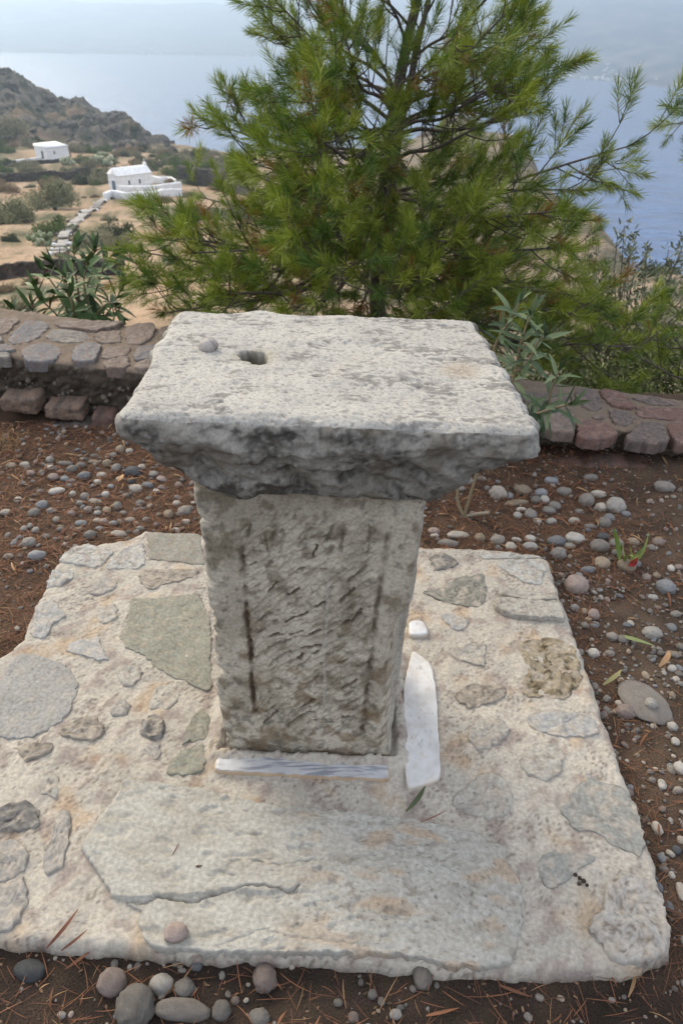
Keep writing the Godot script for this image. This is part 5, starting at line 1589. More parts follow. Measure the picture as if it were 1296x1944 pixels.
func pine_trees() -> void:
	for k in 4:
		shoots.append(shoot_mesh(300 + k, 58, 0.11))
	rng.seed = 808
	var pine := thing("pine_tree", "bushy green pine with long soft needles growing behind the wall and the slab", "tree")
	var spine := [Vector3(0.21, -0.19, -4.90), Vector3(0.20, 0.17, -4.90), Vector3(0.20, 0.46, -4.90), Vector3(0.21, 0.71, -4.90), Vector3(0.22, 0.92, -4.90), Vector3(0.24, 1.12, -4.90), Vector3(0.27, 1.33, -4.90), Vector3(0.30, 1.51, -4.90), Vector3(0.34, 1.70, -4.90), Vector3(0.35, 1.91, -4.90), Vector3(0.35, 2.08, -4.90)]
	var base: Vector3 = spine[0]
	spine.push_front(Vector3(base.x, base.y - 0.9, base.z))
	var st := start()
	tube(st, curve(spine, 4), 0.060, 0.016, 12, Color(0.20, 0.175, 0.155), 0.25)
	tube(st, curve([Vector3(0.22, 0.45, -4.68), Vector3(0.24, 0.67, -4.68), Vector3(0.25, 0.87, -4.68), Vector3(0.27, 1.09, -4.68), Vector3(0.31, 1.29, -4.68), Vector3(0.34, 1.49, -4.68), Vector3(0.38, 1.68, -4.68), Vector3(0.41, 1.87, -4.68)], 4), 0.036, 0.010, 9, Color(0.22, 0.19, 0.165), 0.25)
	obj("trunk", done(st), M.bark, pine)
	var bins := [[], [], [], []]
	var tints := [[], [], [], []]
	var limbs := [
		[Vector3(0.22, 0.83, -4.90), Vector3(-0.77, 1.12, -4.60)],
		[Vector3(0.22, 0.92, -4.90), Vector3(-0.53, 1.00, -4.20)],
		[Vector3(0.20, 0.46, -4.90), Vector3(-1.08, 0.54, -4.40)],
		[Vector3(0.20, 0.50, -4.90), Vector3(-0.89, 0.65, -4.00)],
		[Vector3(0.20, 0.43, -4.90), Vector3(-1.22, 0.41, -4.60)],
		[Vector3(0.20, 0.37, -4.90), Vector3(-1.13, 0.31, -4.30)],
		[Vector3(0.20, 0.37, -4.90), Vector3(-1.02, 0.18, -4.20)],
		[Vector3(0.22, 0.92, -4.90), Vector3(-0.32, 1.32, -4.30)],
		[Vector3(0.22, 0.83, -4.90), Vector3(-0.61, 1.01, -5.20)],
		[Vector3(0.23, 1.06, -4.90), Vector3(-0.37, 1.51, -4.80)],
		[Vector3(0.24, 1.12, -4.90), Vector3(-0.37, 1.66, -4.50)],
		[Vector3(0.24, 1.17, -4.90), Vector3(-0.35, 1.38, -5.30)],
		[Vector3(0.25, 1.25, -4.90), Vector3(-0.28, 1.73, -4.70)],
		[Vector3(0.27, 1.33, -4.90), Vector3(-0.22, 1.87, -5.20)],
		[Vector3(0.20, 0.56, -4.90), Vector3(-0.78, 0.62, -3.80)],
		[Vector3(0.20, 0.43, -4.90), Vector3(-0.62, 0.45, -3.70)],
		[Vector3(0.21, 0.68, -4.90), Vector3(-1.01, 0.58, -5.40)],
		[Vector3(0.20, 0.53, -4.90), Vector3(-1.11, 0.20, -5.60)],
		[Vector3(0.20, 0.46, -4.90), Vector3(-0.55, 0.42, -4.40)],
		[Vector3(0.23, 1.09, -4.90), Vector3(0.98, 1.44, -4.50)],
		[Vector3(0.24, 1.12, -4.90), Vector3(1.09, 1.30, -5.20)],
		[Vector3(0.23, 1.03, -4.90), Vector3(0.92, 1.23, -4.30)],
		[Vector3(0.25, 1.20, -4.90), Vector3(0.94, 1.59, -5.10)],
		[Vector3(0.22, 0.83, -4.90), Vector3(1.57, 1.06, -4.60)],
		[Vector3(0.21, 0.74, -4.90), Vector3(1.26, 0.87, -4.30)],
		[Vector3(0.20, 0.56, -4.90), Vector3(1.14, 0.62, -4.10)],
		[Vector3(0.20, 0.50, -4.90), Vector3(1.31, 0.31, -4.30)],
		[Vector3(0.20, 0.46, -4.90), Vector3(1.27, 0.28, -4.00)],
		[Vector3(0.20, 0.40, -4.90), Vector3(0.91, 0.54, -3.70)],
		[Vector3(0.20, 0.62, -4.90), Vector3(1.00, 0.86, -3.80)],
		[Vector3(0.21, 0.68, -4.90), Vector3(0.88, 0.92, -4.00)],
		[Vector3(0.23, 0.98, -4.90), Vector3(0.71, 1.24, -4.00)],
		[Vector3(0.24, 1.14, -4.90), Vector3(0.71, 1.39, -4.00)],
		[Vector3(0.25, 1.25, -4.90), Vector3(0.84, 1.53, -4.30)],
		[Vector3(0.26, 1.30, -4.90), Vector3(0.84, 1.71, -4.60)],
		[Vector3(0.28, 1.41, -4.90), Vector3(0.84, 1.84, -4.80)],
		[Vector3(0.29, 1.46, -4.90), Vector3(0.12, 1.88, -4.60)],
		[Vector3(0.30, 1.51, -4.90), Vector3(-0.09, 1.91, -4.80)],
		[Vector3(0.31, 1.56, -4.90), Vector3(0.52, 1.95, -4.50)],
		[Vector3(0.32, 1.61, -4.90), Vector3(0.32, 2.10, -4.70)],
		[Vector3(0.25, 1.20, -4.90), Vector3(-0.05, 1.56, -4.00)],
		[Vector3(0.23, 1.09, -4.90), Vector3(-0.11, 1.32, -3.90)],
		[Vector3(0.23, 0.98, -4.90), Vector3(-0.15, 1.16, -3.70)],
		[Vector3(0.25, 1.20, -4.90), Vector3(0.46, 1.57, -3.90)],
		[Vector3(0.23, 0.98, -4.90), Vector3(-0.15, 0.97, -3.70)],
		[Vector3(0.21, 0.74, -4.90), Vector3(-0.25, 0.99, -3.70)],
		[Vector3(0.20, 0.56, -4.90), Vector3(-0.15, 0.80, -3.60)],
		[Vector3(0.20, 0.50, -4.90), Vector3(0.50, 0.75, -3.70)],
		[Vector3(0.20, 0.43, -4.90), Vector3(-0.14, 0.69, -3.40)],
		[Vector3(0.20, 0.37, -4.90), Vector3(0.15, 0.56, -3.40)],
		[Vector3(0.20, 0.37, -4.90), Vector3(0.52, 0.45, -3.60)],
		[Vector3(0.20, 0.37, -4.90), Vector3(-0.30, 0.41, -3.60)],
		[Vector3(0.20, 0.56, -4.90), Vector3(-0.25, 0.83, -3.60)],
		[Vector3(0.22, 0.92, -4.90), Vector3(-0.10, 1.05, -5.80)],
		[Vector3(0.21, 0.77, -4.90), Vector3(1.01, 0.73, -5.90)],
		[Vector3(0.20, 0.53, -4.90), Vector3(0.79, 0.32, -5.90)],
		[Vector3(0.20, 0.53, -4.90), Vector3(-0.16, 0.22, -5.90)],
		[Vector3(0.20, 0.37, -4.90), Vector3(1.13, -0.07, -5.50)],
		[Vector3(0.20, 0.37, -4.90), Vector3(-0.60, -0.08, -5.40)],
		[Vector3(0.20, 0.40, -4.90), Vector3(1.15, 0.05, -4.70)],
		[Vector3(0.20, 0.30, -4.90), Vector3(0.43, -0.11, -5.40)],
		[Vector3(0.20, 0.43, -4.90), Vector3(-0.07, 0.05, -5.40)],
		[Vector3(0.20, 0.53, -4.90), Vector3(0.53, 0.19, -5.50)],
		[Vector3(0.21, 0.68, -4.90), Vector3(0.11, 0.39, -5.50)],
		[Vector3(0.22, 0.83, -4.90), Vector3(0.50, 0.73, -5.60)],
		[Vector3(0.20, 0.37, -4.90), Vector3(0.07, 0.15, -4.40)],
		[Vector3(0.20, 0.50, -4.90), Vector3(0.33, 0.40, -4.30)],
		[Vector3(0.20, 0.30, -4.90), Vector3(1.52, -0.01, -4.40)],
		[Vector3(0.20, 0.23, -4.90), Vector3(1.14, -0.00, -4.10)],
		[Vector3(0.20, 0.27, -4.90), Vector3(1.78, 0.00, -4.30)],
		[Vector3(0.20, 0.30, -4.90), Vector3(0.76, 0.23, -3.80)],
		[Vector3(0.20, 0.50, -4.90), Vector3(1.55, 0.33, -5.30)],
		[Vector3(0.20, 0.40, -4.90), Vector3(1.76, -0.06, -5.40)],
		[Vector3(0.20, 0.30, -4.90), Vector3(1.59, -0.19, -5.20)],
	]
	for b in limbs:
		var l: float = b[0].distance_to(b[1])
		grow_branch(pine, b[0] + Vector3(0, r1(-0.12, 0.10), 0), b[1], clampf(0.010 * l + 0.004, 0.007, 0.017) * r1(0.7, 1.15), bins, tints, 1.0)
	for k in 4:
		scatter("needles", shoots[k], M.needle, bins[k], PackedColorArray(tints[k]), pine)
	# a second pine stands to the right, outside the picture, and reaches in
	var other := thing("pine_tree", "second pine at the right edge with a few branches reaching into view", "tree")
	st = start()
	tube(st, curve([Vector3(3.1, -1.6, -5.3), Vector3(3.05, 0.2, -5.3), Vector3(3.0, 1.6, -5.25), Vector3(3.0, 3.2, -5.2)], 4), 0.07, 0.02, 12, Color(0.12, 0.105, 0.092), 0.25)
	obj("trunk", done(st), M.bark, other)
	bins = [[], [], [], []]
	tints = [[], [], [], []]
	for b in [[Vector3(3.05, 0.9, -5.3), Vector3(2.02, 1.21, -4.9)], [Vector3(3.05, 0.6, -5.3), Vector3(2.02, 0.95, -4.9)], [Vector3(3.06, -0.4, -5.3), Vector3(2.08, 0.12, -4.8)], [Vector3(3.06, -0.6, -5.3), Vector3(1.72, -0.10, -4.6)], [Vector3(3.06, -0.8, -5.3), Vector3(2.1, -0.05, -4.7)], [Vector3(3.04, 1.4, -5.3), Vector3(2.5, 1.9, -4.8)], [Vector3(3.04, 0.5, -5.3), Vector3(3.9, 1.0, -5.0)], [Vector3(3.02, 1.6, -5.25), Vector3(3.8, 2.0, -5.5)], [Vector3(3.02, 2.2, -5.25), Vector3(2.6, 2.8, -5.5)], [Vector3(3.0, 3.0, -5.2), Vector3(3.1, 3.7, -5.2)]]:
		grow_branch(other, b[0], b[1], 0.014, bins, tints, 0.75)
	for k in 4:
		scatter("needles", shoots[k], M.needle, bins[k], PackedColorArray(tints[k]), other)


# ------------------------------------------------------------------ oleanders, the olive bush, small plants
func leaf_mesh(width: float, bend: float) -> ArrayMesh:      # a lance shaped leaf along +Y, one metre long, folded at its midrib
	var v := PackedVector3Array()
	var c := PackedColorArray()
	var ix := PackedInt32Array()
	var n := 9
	for j in 3:
		for i in n:
			var t := float(i) / (n - 1)
			var w := width * pow(sin(PI * pow(t, 0.85)), 0.9) + 0.004
			var s := j - 1.0
			v.append(Vector3(s * w, t - bend * bend * 0.3 * t * t, -bend * t * t + absf(s) * w * 0.35))
			c.append(Color(1.5, 1.5, 1.3) if j == 1 else Color(1, 1, 1))
	grid_index(ix, 0, n, 3)
	return commit(v, c, ix)


func leafy_stems(plant: Node3D, stems: Array, length: float, gap: float, from: float, cols: Array, r: float, droop: float, broad := 1.0) -> void:
	var meshes := [leaf_mesh(0.085 * broad, 0.12), leaf_mesh(0.095 * broad, 0.3), leaf_mesh(0.08 * broad, 0.5), leaf_mesh(0.09 * broad, -0.1)]
	var mats: Array = []
	for c in cols:
		mats.append(leaf_mat(c.linear_to_srgb(), Color(0.22, 0.27, 0.09), 0.62))
	for s in stems:
		var line := curve(s, 5)
		var st := start()
		tube(st, line, r, r * 0.45, 7, Color(0.30, 0.24, 0.15))
		obj("stem", done(st), M.stem, plant)
		var run := 0.0
		var total := 0.0
		for i in line.size() - 1: total += line[i].distance_to(line[i + 1])
		var gone := 0.0
		var turn := r1(0, 6)
		for i in line.size() - 1:
			var step := line[i].distance_to(line[i + 1])
			gone += step
			run += step
			if gone < total * from: continue
			while run > gap:
				run -= gap
				var d := (line[i + 1] - line[i]).normalized()
				turn += 1.1
				for w in 3:
					var a := turn + w * TAU / 3.0 + r1(-0.3, 0.3)
					var u := d.cross(Vector3.RIGHT if absf(d.x) < 0.8 else Vector3.UP).normalized()
					var out := u.rotated(d, a)
					var age := 1.0 - gone / total
					var e := (d * lerpf(1.1, 0.2, clampf(age * 2.5, 0, 1)) + out - Vector3(0, droop * (0.3 + age), 0)).normalized()
					place_leaf(plant, meshes, mats, line[i], e, d, length * r1(0.7, 1.15))
		for w in 4:
			var d := (line[-1] - line[-2]).normalized()
			place_leaf(plant, meshes, mats, line[-1], (d + Vector3(r1(-0.5, 0.5), r1(-0.1, 0.5), r1(-0.5, 0.5))).normalized(), d, length * r1(0.5, 0.9))


func place_leaf(plant: Node3D, meshes: Array, mats: Array, at: Vector3, e: Vector3, up: Vector3, size: float) -> void:
	var z := (up - e * up.dot(e)).normalized()
	if z == Vector3.ZERO: z = Vector3.BACK
	var o := obj("leaf", meshes[rng.randi() % meshes.size()], mats[rng.randi() % mats.size()], plant)
	o.transform = Transform3D(Basis(e.cross(z), e, z).scaled_local(Vector3.ONE * size), at)


func oleanders() -> void:
	rng.seed = 31
	var right := thing("oleander", "young oleander with grey green narrow leaves growing between the slab and the right wall", "shrub")
	var greens := [Color(0.05, 0.08, 0.034), Color(0.07, 0.105, 0.045), Color(0.13, 0.165, 0.08), Color(0.035, 0.06, 0.028)]
	leafy_stems(right, [
		[Vector3(0.496, -0.070, -2.530), Vector3(0.462, 0.038, -2.560), Vector3(0.502, 0.378, -2.580), Vector3(0.531, 0.636, -2.560), Vector3(0.555, 0.750, -2.500), Vector3(0.569, 0.833, -2.450)],
		[Vector3(0.496, -0.070, -2.530), Vector3(0.522, 0.172, -2.500), Vector3(0.579, 0.474, -2.470), Vector3(0.590, 0.593, -2.450), Vector3(0.587, 0.709, -2.420), Vector3(0.598, 0.806, -2.400)],
		[Vector3(0.590, 0.593, -2.450), Vector3(0.620, 0.635, -2.420), Vector3(0.638, 0.718, -2.400), Vector3(0.651, 0.744, -2.380)],
		[Vector3(0.547, 0.314, -2.490), Vector3(0.626, 0.416, -2.420), Vector3(0.699, 0.489, -2.380), Vector3(0.700, 0.567, -2.360), Vector3(0.708, 0.642, -2.340)],
		[Vector3(0.626, 0.416, -2.420), Vector3(0.661, 0.492, -2.330), Vector3(0.713, 0.542, -2.280), Vector3(0.736, 0.565, -2.250)],
	], 0.105, 0.040, 0.5, greens, 0.0065, 0.5)
	# cut stub at its base
	var st := start()
	tube(st, PackedVector3Array([Vector3(0.50, -0.07, -2.53), Vector3(0.545, -0.035, -2.50), Vector3(0.585, -0.015, -2.48)]), 0.009, 0.007, 7, Color(0.33, 0.28, 0.2))
	obj("stub", done(st), M.stem, right)
	var left := thing("oleander", "dark green oleander with dead reddish flowers behind the left wall", "shrub")
	var shoots_left := [
		[Vector3(-2.087, -0.549, -5.600), Vector3(-2.023, -0.174, -5.600), Vector3(-2.021, 0.061, -5.600), Vector3(-1.982, 0.175, -5.600)],
		[Vector3(-2.087, -0.549, -5.600), Vector3(-1.937, -0.203, -5.700), Vector3(-1.819, 0.039, -5.700), Vector3(-1.750, 0.098, -5.700)],
		[Vector3(-2.087, -0.549, -5.600), Vector3(-2.112, -0.185, -5.500), Vector3(-2.180, -0.031, -5.500), Vector3(-2.207, 0.026, -5.500)],
		[Vector3(-2.087, -0.549, -5.600), Vector3(-2.134, -0.272, -5.400), Vector3(-2.228, -0.156, -5.400), Vector3(-2.251, -0.080, -5.400)],
		[Vector3(-2.087, -0.549, -5.600), Vector3(-1.899, -0.266, -5.400), Vector3(-1.899, -0.033, -5.400), Vector3(-1.855, 0.118, -5.400)],
		[Vector3(-2.087, -0.549, -5.600), Vector3(-1.815, -0.298, -5.500), Vector3(-1.692, -0.135, -5.500), Vector3(-1.642, -0.056, -5.500)],
		[Vector3(-2.087, -0.549, -5.600), Vector3(-2.166, -0.408, -5.800), Vector3(-2.196, -0.117, -5.800), Vector3(-2.239, -0.018, -5.800)],
		[Vector3(-2.407, -0.445, -5.300), Vector3(-2.392, -0.284, -5.300), Vector3(-2.404, -0.214, -5.300)],
		[Vector3(-2.321, -0.443, -5.300), Vector3(-2.288, -0.282, -5.300), Vector3(-2.264, -0.164, -5.300)],
		[Vector3(-2.087, -0.549, -5.600), Vector3(-1.781, -0.191, -5.300), Vector3(-1.696, -0.131, -5.300), Vector3(-1.658, -0.188, -5.300)],
		[Vector3(-2.087, -0.549, -5.600), Vector3(-2.096, -0.311, -5.900), Vector3(-1.992, -0.059, -5.900), Vector3(-1.949, 0.082, -5.900)],
		[Vector3(-2.087, -0.549, -5.600), Vector3(-1.935, -0.162, -5.200), Vector3(-1.949, -0.031, -5.200), Vector3(-1.951, 0.061, -5.200)],
	]
	var left_tips: Array = []
	for q in shoots_left: left_tips.append(q[-1])
	leafy_stems(left, shoots_left, 0.18, 0.062, 0.40, [Color(0.045, 0.085, 0.028), Color(0.065, 0.115, 0.036), Color(0.09, 0.14, 0.05), Color(0.035, 0.06, 0.026)], 0.009, 0.35, 1.5)
	for k in left_tips.size():
		if k % 4 == 3: continue
		var f := obj("dead_flower", leaf_cloud(900 + k, 40, 4, 0.5, Vector3(1, 1, 1), Color(0.06, 0.015, 0.012), Color(0.14, 0.04, 0.03)), M.dry, left)
		f.scale = Vector3.ONE * 0.03
		f.position = left_tips[k] + Vector3(0, -0.01, 0)
	rng.seed = 32


func leaf_cloud(seed_: int, n: int, clumps: int, leaf: float, shape: Vector3, c0: Color, c1: Color, narrow := 0.45) -> ArrayMesh:
	rng.seed = seed_
	var centres: Array = []
	for k in clumps:
		var d := Vector3(rng.randfn(), absf(rng.randfn()) * 0.9 + 0.05, rng.randfn()).normalized() * pow(rng.randf(), 0.4)
		centres.append([d * shape * 0.78, r1(0.22, 0.40), rng.randf()])
	var v := PackedVector3Array()
	var c := PackedColorArray()
	var ix := PackedInt32Array()
	for i in n:
		var k: Array = centres[rng.randi() % clumps]
		var d := Vector3(rng.randfn(), rng.randfn(), rng.randfn()).normalized() * pow(rng.randf(), 0.45) * float(k[1])
		var p: Vector3 = k[0] + d * Vector3(1, 0.8, 1) * maxf(shape.x, 0.6)
		p.y = maxf(p.y, r1(0.0, 0.06))
		var e := (d.normalized() + Vector3(r1(-1, 1), r1(-0.6, 1), r1(-1, 1)) * 0.9).normalized()
		var s := e.cross(Vector3(r1(-1, 1), r1(-1, 1), r1(-1, 1))).normalized() * leaf * narrow
		var b := v.size()
		var l := leaf * r1(0.7, 1.3)
		v.append_array([p - e * l * 0.5, p + s * 0.5, p + e * l * 0.5, p - s * 0.5])
		var col := lerp3(c0, c1, float(k[2]) * 0.6 + rng.randf() * 0.4) * r1(0.8, 1.2)
		for q in 4: c.append(col)
		ix.append_array([b, b + 1, b + 2, b, b + 2, b + 3])
	return commit(v, c, ix, true)


func olive_bush() -> void:
	rng.seed = 61
	var bush := thing("olive_shrub", "grey green olive shrub with upright twigs beyond the right end of the wall", "shrub", Vector3(2.55, -1.9, -6.6))
	var st := start()
	var where: Array = []
	var tints := PackedColorArray()
	for k in 78:
		var a := r1(0, TAU)
		var out := Vector3(cos(a), 0, sin(a) * 0.7) * r1(0.25, 0.95)
		var tip := Vector3(out.x, r1(1.2, 2.25) - 0.55 * out.length() + 0.2 * out.x * 0.0, out.z)
		var foot := Vector3(out.x * 0.15, 0, out.z * 0.15)
		var line := curve([foot, foot.lerp(tip, 0.5) + Vector3(r1(-0.1, 0.1), 0.1, r1(-0.1, 0.1)), tip], 6)
		tube(st, line, 0.010, 0.003, 5, Color(0.20, 0.18, 0.16))
		for i in range(3, line.size()):
			for q in 10:
				var e := Vector3(r1(-1, 1), r1(0.1, 1.2), r1(-1, 1)).normalized()
				var u := e.cross(Vector3(r1(-1, 1), r1(-1, 1), r1(-1, 1))).normalized()
				var p := line[i] + Vector3(r1(-1, 1), r1(-1, 1), r1(-1, 1)) * 0.045
				where.append(Transform3D(Basis(u, e, u.cross(e)).scaled_local(Vector3.ONE * r1(0.04, 0.075)), p))
				tints.append(lerp3(Color(0.09, 0.105, 0.06), Color(0.21, 0.22, 0.15), rng.randf()))
	obj("twigs", done(st), M.bark, bush)
	scatter("leaves", leaf_mesh(0.14, 0.1), M.bushleaf, where, tints, bush)


func small_plants() -> void:
	rng.seed = 73
	# a seedling with green blades and one red leaf among the right pebbles
	var weed := thing("weed", "small weed with upright green blades and one red leaf among the right pebbles", "plant", Vector3(1.055, -0.062, -2.22))
	var blades := [leaf_mesh(0.05, 0.25), leaf_mesh(0.06, 0.5)]
	for k in 9:
		var o := obj("leaf", blades[k % 2], leaf_mat(lerp3(Color(0.14, 0.20, 0.05), Color(0.24, 0.27, 0.09), rng.randf()).linear_to_srgb(), Color(0.3, 0.35, 0.1)), weed)
		o.transform = Transform3D(Basis.from_euler(Vector3(r1(-0.7, 0.7), r1(0, 6.2), r1(-0.6, 0.6))).scaled_local(Vector3.ONE * r1(0.07, 0.15)), Vector3(r1(-0.02, 0.02), 0, r1(-0.02, 0.02)))
	var red := obj("leaf", leaf_mesh(0.3, 0.3), leaf_mat(lin(0.25, 0.02, 0.02), Color(0.3, 0.05, 0.05)), weed)
	red.transform = Transform3D(Basis.from_euler(Vector3(0.9, 2.0, 0.3)).scaled_local(Vector3.ONE * 0.045), Vector3(-0.005, 0.02, 0.03))
	# the feathery sprig at the bottom
	var sprig := thing("weed", "tiny feathery blue green weed on the dark soil at the bottom", "plant", Vector3(-0.022, -0.085, -0.642))
	for k in 34:
		var o := obj("leaf", blades[k % 2], M.sprig if M.has("sprig") else leaf_mat(lin(0.05, 0.085, 0.055), Color(0.15, 0.2, 0.1)), sprig)
		o.transform = Transform3D(Basis.from_euler(Vector3(r1(-1.1, 1.1), r1(0, 6.2), r1(-1.1, 1.1))).scaled_local(Vector3.ONE * r1(0.012, 0.026)), Vector3(r1(-0.012, 0.012), 0, r1(-0.008, 0.008)))
	# dry grass tufts at the platform's left side
	for t in [[Vector3(-1.12, -0.065, -1.66), 260, "tuft of dry straw coloured grass against the platform's left edge"], [Vector3(-1.62, -0.055, -2.45), 60, "thin dry grass tuft at the left edge among the needles"], [Vector3(-1.52, -0.05, -2.95), 50, "pale dry grass tuft by the foot of the left wall"]]:
		var tuft := thing("dry_grass_tuft", t[2], "grass", t[0])
		var st := start()
		for k in t[1]:
			var a := r1(0, TAU)
			var p := Vector3(r1(-0.09, 0.05), 0, r1(-0.09, 0.09))
			var h := r1(0.03, 0.085)
			var q := p + Vector3(cos(a) * r1(0.02, 0.07), h, sin(a) * r1(0.02, 0.07))
			tube(st, curve([p, p.lerp(q, 0.5) + Vector3(0, 0.015, 0), q + Vector3(cos(a) * 0.02, -0.01, sin(a) * 0.02)], 2), 0.0010, 0.0005, 3, lerp3(Color(0.36, 0.25, 0.12), Color(0.24, 0.15, 0.07), rng.randf()))
		obj("blades", done(st), M.dry, tuft)


func near_scrub() -> void:
	var k := 0
	for q in [[Vector3(1.15, -0.75, -4.5), 0.62, "dark green scrub bush just behind the right wall, nearest the slab"], [Vector3(1.9, -0.95, -4.7), 0.72, "dark green scrub bush behind the right end of the wall"], [Vector3(2.5, -1.0, -5.4), 0.85, "olive green scrub bush below the second pine's branches"], [Vector3(1.5, -1.5, -6.0), 0.95, "dark bush under the pine's right lower branches"], [Vector3(0.55, -1.1, -5.2), 0.65, "dark bush at the foot of the pine trunk"]]:
		var o := thing("bush", q[2], "bush", q[0])
		var c := obj("foliage", leaf_cloud(660 + k, 7000, 40, 0.055, Vector3(1, 0.8, 1), Color(0.05, 0.07, 0.022), Color(0.13, 0.15, 0.05), 0.3), M.bushleaf, o)
		c.scale = Vector3.ONE * q[1] * 1.15
		k += 1


# ------------------------------------------------------------------ buildings and walls on the slope
func set_house(o: Node3D, at: Vector2, dir: Vector2) -> void:
	var d := dir.normalized()
	o.transform = Transform3D(Basis(Vector3(d.x, 0, d.y), Vector3.UP, Vector3(-d.y, 0, d.x)), Vector3(at.x, ground_at(at.x, at.y), at.y))


func part(called: String, lo: Vector3, hi: Vector3, m: Material, parent: Node) -> MeshInstance3D:
	var o := obj(called, boxed(lo, hi), m, parent)
	o.position = (lo + hi) / 2.0
	return o


func buildings() -> void:
	var blue := plain(lin(0.10, 0.16, 0.22), 0.5)
	var pale := plain(lin(0.70, 0.71, 0.73), 0.9)
	# chapel: local x runs along the long wall, the gable with the door faces -x
	var chapel := thing("chapel", "small whitewashed chapel with a low vaulted roof and two little windows", "chapel")
	set_house(chapel, Vector2(-46.5, -162.0), Vector2(0.717, -0.697))
	part("wall", Vector3(0, -1.6, -4.2), Vector3(7.7, 3.25, 0), M.whitewash, chapel)
	var st := start()
	var prof := PackedVector2Array()
	for k in 9:
		var a := PI * k / 8.0
		prof.append(Vector2(2.1 + 2.2 * cos(a), 3.25 + 1.3 * (1.0 - absf(cos(a)))))
	for k in 8:
		var a := prof[k]
		var b := prof[k + 1]
		var p := [Vector3(-0.12, a.y, -a.x), Vector3(7.82, a.y, -a.x), Vector3(7.82, b.y, -b.x), Vector3(-0.12, b.y, -b.x)]
		for q in [0, 1, 2, 0, 2, 3]: st.add_vertex(p[q])
		for x in [-0.12, 7.82]:
			for q in [Vector3(x, a.y, -a.x), Vector3(x, b.y, -b.x), Vector3(x, 3.25, -2.1)]: st.add_vertex(q)
	st.set_smooth_group(-1)
	obj("roof", done(st), M.whitewash, chapel)
	part("eaves", Vector3(-0.14, 3.18, 0.0), Vector3(7.84, 3.34, 0.14), M.whitewash, chapel)
	for x in [2.05, 4.5]:
		var w := part("window", Vector3(x, 1.35, -0.04), Vector3(x + 0.55, 2.4, 0.06), pale, chapel)
		var g := obj("pane", boxed(Vector3.ZERO, Vector3(0.36, 0.82, 0.06)), M.dark, w)
		g.position = Vector3(0, -0.02, 0.04)
	var door := part("door", Vector3(-0.06, 0, -2.75), Vector3(0.05, 2.15, -1.45), blue, chapel)
	var jamb := obj("frame", boxed(Vector3.ZERO, Vector3(0.10, 0.22, 1.7)), pale, door)
	jamb.position = Vector3(-0.03, 1.18, 0)
	part("bell_gable", Vector3(7.3, 4.2, -2.45), Vector3(7.75, 5.0, -1.75), M.whitewash, chapel)
	part("cross", Vector3(7.48, 5.0, -2.14), Vector3(7.58, 5.7, -2.06), M.whitewash, chapel)
	# the other white house
	var house := thing("white_house", "whitewashed flat roofed house with a dark door near the rocky hill", "house")
	set_house(house, Vector2(-88.5, -239.0), Vector2(0.639, -0.769))
	part("wall", Vector3(0, -1.5, -6.5), Vector3(7.2, 3.3, 0), M.whitewash, house)
	st = start()
	for q in [Vector3(-0.15, 3.3, 0.15), Vector3(-0.15, 3.75, -6.7), Vector3(7.35, 3.75, -6.7), Vector3(-0.15, 3.3, 0.15), Vector3(7.35, 3.75, -6.7), Vector3(7.35, 3.3, 0.15), Vector3(-0.15, 3.3, 0.15), Vector3(7.35, 3.3, 0.15), Vector3(7.35, 3.1, 0.15), Vector3(-0.15, 3.3, 0.15), Vector3(7.35, 3.1, 0.15), Vector3(-0.15, 3.1, 0.15), Vector3(-0.15, 3.3, 0.15), Vector3(-0.15, 3.1, 0.15), Vector3(-0.15, 3.1, -6.7), Vector3(-0.15, 3.3, 0.15), Vector3(-0.15, 3.1, -6.7), Vector3(-0.15, 3.75, -6.7), Vector3(7.35, 3.3, 0.15), Vector3(7.35, 3.75, -6.7), Vector3(7.35, 3.1, -6.7), Vector3(7.35, 3.3, 0.15), Vector3(7.35, 3.1, -6.7), Vector3(7.35, 3.1, 0.15), Vector3(-0.15, 3.1, -6.7), Vector3(7.35, 3.1, -6.7), Vector3(7.35, 3.75, -6.7), Vector3(-0.15, 3.1, -6.7), Vector3(7.35, 3.75, -6.7), Vector3(-0.15, 3.75, -6.7)]: st.add_vertex(q)
	st.set_smooth_group(-1)
	obj("roof", done(st), M.whitewash, house)
	part("door", Vector3(-0.06, 0, -3.0), Vector3(0.04, 2.1, -2.0), plain(lin(0.07, 0.10, 0.09), 0.7), house)
	part("window", Vector3(2.2, 1.3, -0.04), Vector3(2.75, 2.1, 0.05), plain(lin(0.25, 0.2, 0.18), 0.7), house)
	part("terrace", Vector3(-9.0, -1.2, -4.0), Vector3(-0.1, 0.35, -3.4), M.whitewash, house)
	part("post", Vector3(7.7, 0, -0.5), Vector3(8.0, 2.7, -0.2), plain(lin(0.16, 0.11, 0.08), 0.9), house)
	# houses on the ridge seen through the pine
	for h in [[Vector2(50.0, -394.0), 9.0, 4.0, "white house on the ridge seen through the pine, larger of two"], [Vector2(62.0, -392.0), 5.5, 2.6, "small white house on the ridge seen through the pine, right of the larger"]]:
		var o := thing("white_house", h[3], "house")
		set_house(o, h[0], Vector2(0.95, 0.2))
		part("wall", Vector3(0, -2, -5), Vector3(h[1], h[2], 0), M.whitewash, o)
		part("roof", Vector3(-0.15, h[2], -5.15), Vector3(h[1] + 0.15, h[2] + 0.25, 0.15), pale, o)
		part("window", Vector3(1.4, 1.2, -0.04), Vector3(2.2, 2.2, 0.04), M.dark, o)
	# dark box on a pole
	var box_at := Vector2(-0.62, -60.0)
	var pole := thing("pole_box", "dark blue grey box on a pole glimpsed through the left of the pine", "box", Vector3(box_at.x, ground_at(box_at.x, box_at.y), box_at.y))
	var top := -4.2 - pole.position.y
	var cyl := CylinderMesh.new()
	cyl.top_radius = 0.07
	cyl.bottom_radius = 0.09
